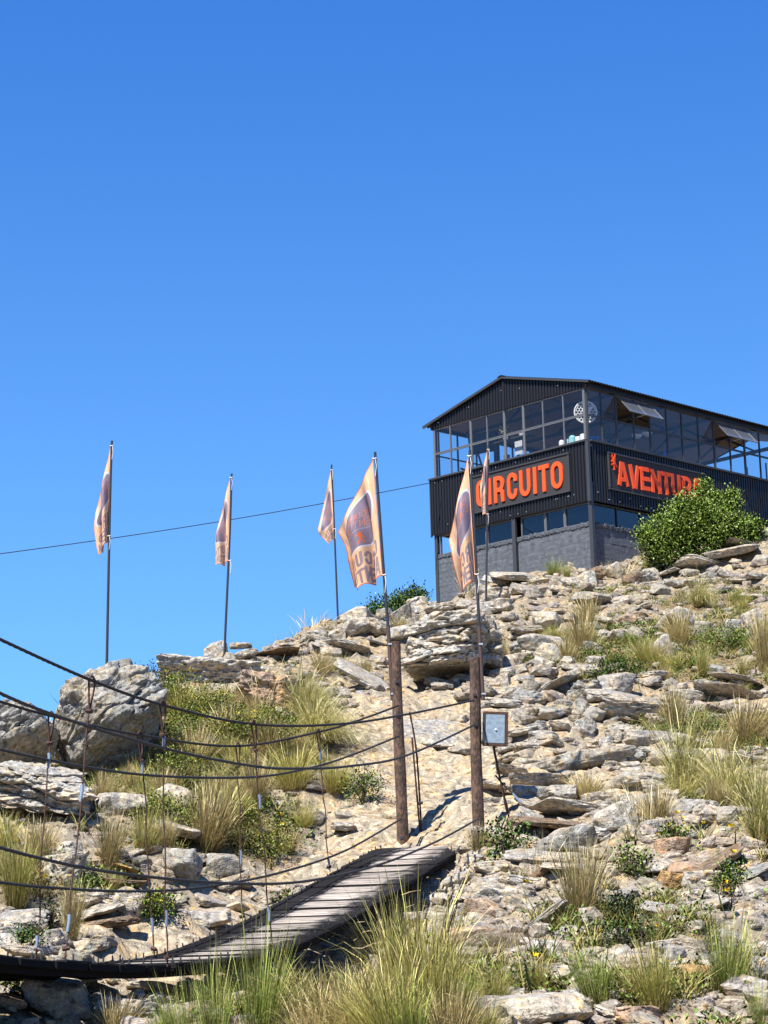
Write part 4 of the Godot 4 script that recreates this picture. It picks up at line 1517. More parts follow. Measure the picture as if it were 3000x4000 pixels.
func hanger(o: Node3D, top: Vector3, foot: Vector3, tapes: Array, sd: int) -> void:
	var h := Node3D.new()
	h.name = "hanger"
	var k := 0
	while o.has_node(NodePath(h.name)):
		k += 1
		h.name = "hanger_%03d" % k
	o.add_child(h, true)
	var r := RandomNumberGenerator.new()
	r.seed = sd
	var dir := (foot - top).normalized()
	var ln := top.distance_to(foot)
	var side := Vector3(0.33, 0, -0.94)
	var loop := Shape.new()
	var neck := top + dir * 0.20
	for sg in [-1.0, 1.0]:
		loop.tube(PackedVector3Array([top + side * 0.015 * sg + Vector3(0, 0.03, 0), top + side * 0.05 * sg, top + dir * 0.10 + side * 0.03 * sg, neck + side * 0.006 * sg]), 0.008, 0.008, 6)
	loop.tube(PackedVector3Array([top + side * 0.05 + Vector3(0, 0.0, 0), top + Vector3(0, 0.035, 0), top - side * 0.05]), 0.008, 0.008, 6)
	part("loop", loop, mats.rust, h)
	var rod := Shape.new()
	var bend := PackedVector3Array()
	for i in 9:
		var f := float(i) / 8
		bend.append(neck.lerp(foot, f) + Vector3(r.randfn(), 0, r.randfn()) * 0.006)
	rod.tube(curve(bend, 0.05), 0.0062, 0.0062, 6, 2, 0.05)
	part("cable", rod, mats.rust, h)
	for f in [0.115, 0.965]:
		var s := Shape.new()
		s.box(top + dir * ln * f, Vector3(0.05, 0.025, 0.03), Basis.from_euler(Vector3(r.randf(), r.randf() * 3.0, 0.2)), 0.004)
		part("clamp", s, mats.rust, h)
	for f in tapes:
		var s := Shape.new()
		var c: Vector3 = top + dir * ln * f
		s.tube(PackedVector3Array([c - dir * 0.06, c - dir * 0.02 + Vector3(0.004, 0, 0), c + dir * 0.04, c + dir * 0.055]), 0.0135, 0.010, 7)
		part("tape", s, mats.tape, h)

func make_bridge() -> void:
	var o := thing("rope_footbridge", "hanging footbridge with black boards and rope handrails leading up to two posts", "footbridge", deck_left(23.6))
	o.position = Vector3.ZERO
	var r := RandomNumberGenerator.new()
	r.seed = 5
	var across := Vector3(0.954, 0, 0.30).normalized()
	var bs: Array[ArrayMesh] = []
	var ln := 0.402
	for k in 3:
		var s := Shape.new()
		var b := 0.006
		# a board with its length along x; the texture runs the length
		var hx := 0.535
		var hz := ln * 0.5 - 0.019
		s.box(Vector3(0, -0.0225, 0), Vector3(hx * 2, 0.045, hz * 2), Basis.IDENTITY, b)
		for i in s.v.size():
			s.t[i] = Vector2(s.v[i].x / (2 * hx) + 0.5, s.v[i].z / (2 * hz) * 0.4 + 0.5 + 0.1 * k) if s.n[i].y > 0.9 else Vector2(0.02, 0.5)
		bs.append(s.mesh())
	var bolt := Shape.new()
	bolt.lathe(Vector3.ZERO, [Vector2(0.014, 0), Vector2(0.014, 0.008), Vector2(0.007, 0.010), Vector2(0.006, 0.045), Vector2(0, 0.047)], 7)
	var bm := bolt.mesh()
	var d := 23.5
	var n := 0
	while d > 9.0:
		var a := deck_left(d)
		var b := deck_left(d - 0.35)
		var tan_v := (a - b).normalized()
		var up := across.cross(-tan_v).normalized()
		if up.y < 0.0:
			up = -up
		var c := a + across * 0.5 + up * r.randf_range(-0.006, 0.006)
		var fwd := across.cross(up)
		var q := piece("plank", bs[n % 3], mats["board_%d" % (r.randi() % 3)], o)
		q.transform = Transform3D(Basis(across, up, fwd).rotated(up, r.randf_range(-0.018, 0.018)).rotated(across, 0.004 - 0.05 * maxf(0.0, (a.y - b.y) / 0.35) - r.randf() * 0.014), c + across * r.randf_range(-0.012, 0.012))
		if d > 11.5:
			for e in [[-0.47, -0.07], [-0.47, 0.07], [0.46, -0.06], [0.46, 0.08]]:
				var w := piece("bolt", bm, mats.bolt, q)
				w.position = Vector3(e[0] + r.randf_range(-0.01, 0.01), 0.0, e[1])
		d -= ln * 0.955 / sqrt(1.0 + pow((a.y - b.y) / 0.35, 2.0))
		n += 1
	# bearers below the boards, a kerb strip along each edge, and the two carrying ropes
	for e in [[0.06, "bearer"], [0.94, "bearer"], [0.5, "bearer"]]:
		var p := PackedVector3Array()
		for i in 34:
			p.append(deck_left(23.4 - i * 0.45) + across * e[0] + Vector3(0, -0.073, 0))
		var s := Shape.new()
		for i in p.size() - 1:
			s.bar(p[i], p[i + 1] + (p[i + 1] - p[i]) * 0.02, 0.08, 0.05)
		part(e[1], s, mats.black_rubber, o)
	for e in [-0.03, 1.03]:
		for i in 30:
			var s := Shape.new()
			var a: Vector3 = deck_left(23.3 - i * 0.42) + across * e + Vector3(0, -0.034, 0)
			var b: Vector3 = deck_left(23.3 - (i + 0.93) * 0.42) + across * e + Vector3(0, -0.034, 0)
			s.bar(a, b, 0.025, 0.052 if i % 2 else 0.048, Vector3.UP, 0.004)
			part("edge_strip", s, mats.black_rubber, o)
	var ropes := {
		"handrail_rope": [[[-3.6, 4.0, -10.0], [-2.66, 3.71, -12.44], [-2.46, 3.64, -13.01], [-2.04, 3.52, -14.19], [-1.67, 3.47, -15.25], [-1.10, 3.48, -16.76], [-0.45, 3.68, -18.71], [0.18, 4.00, -20.85], [0.97, 4.44, -23.45]],
			[[-4.6, 3.9, -10.4], [-3.03, 3.55, -14.65], [-2.85, 3.51, -15.14], [-2.59, 3.48, -15.85], [-2.07, 3.46, -17.18], [-1.41, 3.56, -19.25], [-0.74, 3.91, -21.47], [-0.34, 4.15, -22.62], [0.11, 4.43, -23.70]]],
		"middle_rope": [[[-3.6, 3.70, -10.0], [-2.66, 3.37, -12.45], [-2.23, 3.23, -13.63], [-1.63, 3.15, -15.36], [-1.09, 3.14, -16.77], [-0.76, 3.20, -17.73], [-0.38, 3.32, -18.95], [0.16, 3.58, -20.81], [0.98, 4.17, -23.48]],
			[[-4.6, 3.5, -10.4], [-3.03, 3.19, -14.66], [-2.85, 3.16, -15.15], [-2.42, 3.13, -16.29], [-1.93, 3.15, -17.56], [-1.27, 3.31, -19.70], [-0.76, 3.55, -21.40], [-0.34, 3.80, -22.60], [0.11, 4.08, -23.67]]],
		"lower_rope": [[[-3.6, 2.75, -10.0], [-2.65, 2.40, -12.48], [-2.16, 2.26, -13.83], [-1.73, 2.21, -15.07], [-1.20, 2.20, -16.50], [-0.72, 2.26, -17.87], [-0.14, 2.46, -19.76], [0.43, 2.76, -21.75], [0.97, 3.10, -23.37]],
			[[-4.6, 2.5, -10.4], [-3.02, 2.23, -14.69], [-2.48, 2.18, -16.15], [-2.00, 2.19, -17.37], [-1.58, 2.27, -18.71], [-1.08, 2.44, -20.34], [-0.51, 2.72, -22.18], [0.11, 3.14, -23.65]]],
	}
	for k in ropes:
		for line in ropes[k]:
			var p := PackedVector3Array()
			for q in line:
				p.append(Vector3(q[0], q[1], q[2]))
			var s := Shape.new()
			s.tube(curve(p, 0.022), 0.0108 if k == "handrail_rope" else 0.0116, 0.011, 9, 3, 0.035)
			part(k, s, mats.rope if k == "handrail_rope" else mats.steel_rope, o)
	var hs := [
		[Vector3(-2.59, 3.48, -15.85), Vector3(-2.66, 1.66, -15.66), [0.19, 0.94]], [Vector3(-2.07, 3.46, -17.18), Vector3(-1.98, 1.66, -17.4), [0.15, 0.86]], [Vector3(-1.41, 3.56, -19.25), Vector3(-1.39, 1.95, -19.31), [0.63]],
		[Vector3(-0.74, 3.91, -21.47), Vector3(-0.66, 2.49, -21.74), [0.16, 0.95]], [Vector3(-2.04, 3.52, -14.19), Vector3(-2.16, 1.65, -13.85), [0.42, 0.88]], [Vector3(-1.67, 3.47, -15.25), Vector3(-1.65, 1.58, -15.3), [0.145, 0.82]],
		[Vector3(-1.10, 3.48, -16.76), Vector3(-0.99, 1.66, -17.04), [0.34, 0.83]]]
	var k2 := 0
	for q in hs:
		hanger(o, q[0], q[1], q[2], k2)
		k2 += 1
	# tails of the ropes behind the posts, tied down to the ground
	for t in [[[0.24, 4.40, -24.05], [0.31, 3.9, -24.15], [0.345, 2.95, -24.3]], [[0.26, 4.1, -24.05], [0.29, 3.6, -24.15], [0.33, 2.95, -24.32]], [[1.14, 4.3, -23.75], [1.25, 3.6, -23.85], [1.42, 2.7, -24.1]], [[1.16, 4.1, -23.75], [1.22, 3.75, -23.85], [1.30, 3.4, -24.0], [1.46, 2.75, -24.1]]]:
		var p := PackedVector3Array()
		for q in t:
			p.append(Vector3(q[0], q[1], q[2]))
		var s := Shape.new()
		s.tube(curve(p, 0.04), 0.011, 0.011, 7, 2, 0.05)
		part("anchor_rope", s, mats.rust, o)
	for e in [[Vector3(0.335, 3.35, -24.22), 0], [Vector3(0.345, 3.0, -24.3), 1], [Vector3(1.285, 3.52, -23.9), 0], [Vector3(1.37, 3.12, -24.0), 0]]:
		var s := Shape.new()
		s.box(e[0], Vector3(0.06, 0.03, 0.04), Basis.from_euler(Vector3(0.2, 0.5, 0.3)), 0.005)
		part("rope_clamp", s, mats.zinc if e[1] else mats.bolt, o)
	var tail := Shape.new()
	tail.tube(PackedVector3Array([Vector3(1.20, 3.62, -23.85), Vector3(1.285, 3.52, -23.87), Vector3(1.40, 3.40, -23.85)]), 0.010, 0.012, 6)
	part("rope_end", tail, mats.steel_rope, o)
	var tip := Shape.new()
	tip.tube(PackedVector3Array([Vector3(1.39, 3.41, -23.85), Vector3(1.47, 3.31, -23.84)]), 0.014, 0.020, 6)
	part("rope_end", tip, mats.tape, o)

func make_post(label: String, top: Vector3, foot: Vector3, r0: float, r1: float, sd: int) -> void:
	var f := foot
	f.y = minf(ground(foot.x, foot.z), foot.y) - 0.25
	var o := thing("wooden_post", label, "post", foot)
	var s := Shape.new()
	var r := RandomNumberGenerator.new()
	r.seed = sd
	var sides := 20
	var rows := 40
	var p := []
	for i in rows + 1:
		var t := float(i) / rows
		var c := f.lerp(top, t) - foot + Vector3(sin(t * 5.0 + sd), 0, cos(t * 4.0)) * 0.006
		var row := PackedVector3Array()
		for k in sides + 1:
			var a := TAU * (k % sides) / sides
			var rad := lerpf(r1, r0, t) * (1.0 + 0.07 * fine.get_noise_3d(cos(a) * 2.0 + sd * 9.0, t * 3.0, sin(a) * 2.0) + 0.05 * fine.get_noise_3d(cos(a) * 9.0, t * 1.2 + sd, sin(a) * 9.0))
			row.append(c + Vector3(cos(a), 0, sin(a)) * rad)
		p.append(row)
	for i in rows:
		for k in sides:
			var a0: Vector3 = p[i][k]
			var b0: Vector3 = p[i][k + 1]
			var a1: Vector3 = p[i + 1][k]
			var b1: Vector3 = p[i + 1][k + 1]
			var na := Vector3(cos(TAU * k / sides), 0, sin(TAU * k / sides))
			var nb := Vector3(cos(TAU * (k + 1) / sides), 0, sin(TAU * (k + 1) / sides))
			var fa := (b0 - a0).cross(a1 - a0).normalized()
			if fa.dot(na) < 0.0:
				fa = -fa
			na = (na + fa).normalized()
			nb = (nb + fa).normalized()
			s.tri(a0, b0, b1, na, nb, nb)
			s.tri(a0, b1, a1, na, nb, na)
	for k in sides:
		s.tri(p[rows][k], p[rows][k + 1], top - foot + Vector3(0, 0.008, 0), Vector3.UP, Vector3.UP, Vector3.UP)
	part("log", s, mats.post_wood, o)
	for q in [0.815, 0.665, 0.12]:
		var c := f.lerp(top, q) - foot + Vector3(-0.01, 0, lerpf(r1, r0, q))
		var h := Shape.new()
		h.tube(PackedVector3Array([c - Vector3(0, 0, 0.02), c + Vector3(0, 0, 0.012)]), 0.022, 0.020, 9)
		part("rope_bush", h, mats.bolt, o)

func make_box() -> void:
	var c := at(1936, 2847, 23.62)
	var o := thing("metal_box", "rusty framed metal box with a blue-grey door hung on the right-hand wooden post", "box", c)
	o.rotation = Vector3(0.02, 0.08, -0.05)
	var w := 0.285
	var h := 0.39
	var s := Shape.new()
	s.box(Vector3(0, 0, -0.05), Vector3(w - 0.006, h - 0.006, 0.09), Basis.IDENTITY, 0.006)
	part("case", s, mats.black_rubber, o)
	for e in [[Vector3(0, h * 0.5 - 0.016, 0), Vector3(w, 0.034, 0.02)], [Vector3(0, -h * 0.5 + 0.014, 0), Vector3(w, 0.030, 0.02)], [Vector3(w * 0.5 - 0.017, 0, 0.001), Vector3(0.034, h - 0.06, 0.02)]]:
		var q := Shape.new()
		q.box(e[0], e[1], Basis.IDENTITY, 0.003)
		part("frame", q, mats.rust, o)
	var e2 := Shape.new()
	e2.box(Vector3(-w * 0.5 + 0.012, 0, 0.0), Vector3(0.026, h - 0.06, 0.02), Basis.IDENTITY, 0.003)
	part("hinge_strip", e2, mats.bolt, o)
	var dm := mat("door_zinc", lin(0.25, 0.32, 0.38), 0.4)
	dm.albedo_texture = mottle(71, 0.012, 0.88, 1.0)
	triplanar(dm, 0.4, false)
	var dr := Shape.new()
	dr.box(Vector3(-0.005, 0, 0.004), Vector3(w - 0.066, h - 0.066, 0.012), Basis.IDENTITY, 0.002)
	var door := part("door", dr, dm, o)
	var kn := Shape.new()
	kn.lathe(Vector3.ZERO, [Vector2(0.0, 0.02), Vector2(0.011, 0.014), Vector2(0.012, 0.0)], 10)
	var knob := part("knob", kn, mats.cord_white, door)
	knob.position = Vector3(0, -0.01, 0.01)
	knob.rotation.x = PI / 2

# ------------------------------------------------------------------ the banners
func dab(b: PackedByteArray, w: int, h: int, p: PackedVector2Array, t: float, col: Color) -> void:
	for i in p.size() - 1:
		var a := p[i]
		var e := p[i + 1]
		for y in range(maxi(0, int(minf(a.y, e.y) - t)), mini(h, int(maxf(a.y, e.y) + t + 1))):
			for x in range(maxi(0, int(minf(a.x, e.x) - t)), mini(w, int(maxf(a.x, e.x) + t + 1))):
				var q := Vector2(x, y)
				var s := (e - a)
				var f := clampf((q - a).dot(s) / maxf(s.length_squared(), 0.001), 0, 1)
				if q.distance_to(a + s * f) <= t * 0.5:
					var k := (y * w + x) * 3
					b[k] = int(col.r * 255)
					b[k + 1] = int(col.g * 255)
					b[k + 2] = int(col.b * 255)

func lettered(b: PackedByteArray, w: int, h: int, text: String, x: float, y: float, lw: float, lh: float, gap: float, t: float, col: Color) -> void:
	for ch in text:
		var ww := lw if ch != "I" else t
		for line in strokes(ch, ww, lh, t):
			var q := PackedVector2Array()
			for p in line:
				q.append(Vector2(x + p.x, y + lh - p.y))
			dab(b, w, h, q, t, col)
		x += ww + gap

func banner_texture() -> ImageTexture:
	var w := 384
	var h := 512
	var b := PackedByteArray()
	b.resize(w * h * 3)
	var n := field(91, 0.01, FastNoiseLite.TYPE_SIMPLEX_SMOOTH, 4)
	for y in h:
		for x in w:
			var k := (y * w + x) * 3
			var e := Vector2((x - w * 0.5) / (w * 0.43), (y - h * 0.345) / (h * 0.27)).length()
			var c := Color(0.98, 0.79, 0.62)
			if e < 0.93:
				c = Color(0.56, 0.50, 0.56)
			elif e < 1.0:
				c = Color(0.90, 0.87, 0.88)
			if x < 5 or y > h - 7 or y < 6 or x > w - 6:
				c = Color(0.82, 0.42, 0.22)
			var v := 0.95 + 0.10 * (n[y * 512 + x] / 255.0 - 0.5)
			b[k] = int(c.r * v * 255)
			b[k + 1] = int(c.g * v * 255)
			b[k + 2] = int(c.b * v * 255)
	var o := Color(0.85, 0.50, 0.32)
	lettered(b, w, h, "CIRCUITO", 92, 106, 22, 36, 6, 3, o)
	lettered(b, w, h, "AVENTURA", 76, 154, 24, 40, 6, 3, o)
	dab(b, w, h, PackedVector2Array([Vector2(130, 208), Vector2(262, 208)]), 3.0, Color(0.7, 0.68, 0.7))
	for limb in [[190, 232, 192, 243, 15], [192, 243, 188, 265, 12], [188, 265, 172, 286, 8], [188, 265, 202, 288, 8], [192, 248, 172, 258, 6], [192, 248, 210, 236, 6]]:
		dab(b, w, h, PackedVector2Array([Vector2(limb[0], limb[1]), Vector2(limb[2], limb[3])]), limb[4], Color(0.88, 0.42, 0.20))
	var g := Color(0.58, 0.51, 0.53)
	lettered(b, w, h, "CIRCUITO", 26, 338, 38, 72, 9, 14, g)
	lettered(b, w, h, "AVENTURA", 16, 424, 39, 72, 6, 14, g)
	return ImageTexture.create_from_image(Image.create_from_data(w, h, false, Image.FORMAT_RGB8, b))

# corners of the cloth in pixels: hoist top, hoist foot, fly top, fly foot; pole as pixel points from tip to foot
func banner(label: String, d: float, pole: Array, hoist: Array, fly: Array, folds: float, amp: float, ph: float, rad: float, rust_from: float) -> void:
	var p := PackedVector3Array()
	for q in pole:
		p.append(at(q[0], q[1], d))
	var foot := p[p.size() - 1]
	var o := thing("banner", label, "banner", foot, "orange banners on black poles")
	for i in p.size():
		p[i] -= foot
	if rust_from > 1.0:
		p.append(p[p.size() - 1] + Vector3(0.0, -0.5, 0.0))
	var s := Shape.new()
	s.tube(curve(p, 0.2), rad, rad * 1.25, 8)
	part("pole", s, mats.pole_black, o)
	var a := at(hoist[0][0], hoist[0][1], d) - foot
	var b := at(hoist[1][0], hoist[1][1], d) - foot
	var c := at(fly[0][0], fly[0][1], d) - foot
	var e := at(fly[1][0], fly[1][1], d) - foot
	var nu := 44
	var nv := 40
	var g: Array[PackedVector3Array] = []
	for j in nv + 1:
		var v := float(j) / nv
		var row := PackedVector3Array()
		var h0 := a.lerp(b, v) + Vector3(-rad * 1.1, 0, rad * 0.6)
		var f0 := c.lerp(e, v)
		for i in nu + 1:
			var u := float(i) / nu
			var q := h0.lerp(f0, u)
			var grow := smoothstep(0.0, 0.25, u) * smoothstep(-0.10, 0.35, v) * (0.75 + 0.25 * sin(v * 3.0 + ph))
			var w := TAU * (folds * u + 0.22 * sin(v * 2.2 + ph) + ph)
			q.z += amp * grow * sin(w) + 0.35 * amp * grow * sin(w * 2.3 + v * 4.0)
			q.x += amp * 0.62 * grow * cos(w + 0.5)
			q.y -= 0.05 * sin(PI * u) * v + 0.02 * grow * sin(w * 1.3 + 1.0)
			row.append(q)
		g.append(row)
	var sh := Shape.new()
	var nn: Array[PackedVector3Array] = []
	for j in nv + 1:
		var row := PackedVector3Array()
		for i in nu + 1:
			var du := g[j][mini(i + 1, nu)] - g[j][maxi(i - 1, 0)]
			var dv := g[mini(j + 1, nv)][i] - g[maxi(j - 1, 0)][i]
			row.append(dv.cross(du).normalized())
		nn.append(row)
	for j in nv:
		for i in nu:
			var t := func(k: int, l: int) -> Vector2: return Vector2(float(k) / nu, float(l) / nv)
			sh.tri(g[j][i], g[j][i + 1], g[j + 1][i + 1], nn[j][i], nn[j][i + 1], nn[j + 1][i + 1], Color.WHITE, t.call(i, j), t.call(i + 1, j), t.call(i + 1, j + 1))
			sh.tri(g[j][i], g[j + 1][i + 1], g[j + 1][i], nn[j][i], nn[j + 1][i + 1], nn[j + 1][i], Color.WHITE, t.call(i, j), t.call(i + 1, j + 1), t.call(i, j + 1))
	part("cloth", sh, mats.banner, o)
	for q in [a, b]:
		var ti := Shape.new()
		var ring := PackedVector3Array()
		for k in 11:
			ring.append(q + Vector3(cos(TAU * k / 10) * (rad + 0.008), 0.006 * sin(k * 1.7), sin(TAU * k / 10) * (rad + 0.008)))
		ti.tube(ring, 0.007, 0.007, 5)
		ti.tube(PackedVector3Array([q + Vector3(0.01, 0, rad), q + Vector3(0.02, -0.09, rad + 0.01), q + Vector3(0.005, -0.22, rad + 0.005)]), 0.005, 0.003, 5)
		part("tie", ti, mats.cord_white, o)
	if rust_from < 1.0:
		# the lower length, clamped to its wooden post
		var low := Shape.new()
		var cu := curve(p, 0.1)
		low.tube(cu.slice(int(cu.size() * rust_from)), rad * 1.5, rad * 1.5, 8)
		part("sleeve", low, mats.pole_rust, o)
		for f in [rust_from + 0.04, 0.955]:
			var cl := Shape.new()
			cl.box(cu[int(cu.size() * f)] + Vector3(0.01, 0, 0.01), Vector3(0.05, 0.022, 0.045), Basis.IDENTITY, 0.004)
			part("clamp", cl, mats.zinc, o)

func make_banners() -> void:
	var m := mat("banner", Color.WHITE, 0.65)
	m.albedo_texture = banner_texture()
	m.cull_mode = BaseMaterial3D.CULL_DISABLED
	m.backlight_enabled = true
	m.backlight = Color(0.75, 0.75, 0.75)
	m.texture_repeat = false
	banner("orange banner on the leftmost black pole, behind the big lichen boulder", 31.5, [[437, 1722], [430, 1950], [416, 2660]], [[437, 1742], [426, 2094]], [[374, 2005], [388, 2168]], 1.6, 0.07, 0.55, 0.018, 9.0)
	banner("orange banner on the pole wedged in rocks on the grassy crest", 34.0, [[905, 1850], [897, 2100], [877, 2550]], [[903, 1866], [898, 2190]], [[846, 2080], [845, 2203]], 1.3, 0.06, 0.1, 0.017, 9.0)
	banner("far orange banner on a thin pole rising behind the rocky crest", 44.0, [[1295, 1815], [1306, 2070], [1322, 2470]], [[1296, 1836], [1308, 2066]], [[1242, 2072], [1290, 2124]], 1.0, 0.06, 0.3, 0.018, 9.0)
	banner("large orange banner on the pole clamped to the left wooden post", 24.0, [[1465, 1766], [1500, 2248], [1518, 2480], [1533, 2735]], [[1463, 1792], [1500, 2246]], [[1318, 2078], [1372, 2300]], 1.7, 0.10, 0.15, 0.0155, 0.72)
	banner("orange banner hanging narrow beside the right wooden post, in front of the cabin", 23.7, [[1835, 1758], [1862, 2245], [1873, 2480], [1887, 2735]], [[1833, 1782], [1862, 2244]], [[1752, 2112], [1793, 2318]], 1.35, 0.085, 0.62, 0.0155, 0.72)
	banner("tightly rolled orange banner on the thin pole right against the CIRCUITO sign", 42.0, [[1907, 1738], [1904, 2010], [1899, 2330]], [[1907, 1756], [1904, 2008]], [[1876, 1890], [1878, 1996]], 1.2, 0.06, 0.8, 0.018, 9.0)

func make_wire() -> void:
	var a := at(-260, 2198, 44.0)
	var b := at(1693, 1884, 53.3)
	var p := PackedVector3Array()
	for i in 25:
		var f := i / 24.0
		p.append(a.lerp(b, f) - Vector3(0, 0.12 * sin(PI * f), 0))
	var o := thing("steel_wire", "thin dark wire stretched through the sky to the cabin corner", "cable")
	var s := Shape.new()
	s.tube(p, 0.011, 0.011, 6)
	part("strand", s, mats.steel_rope, o)

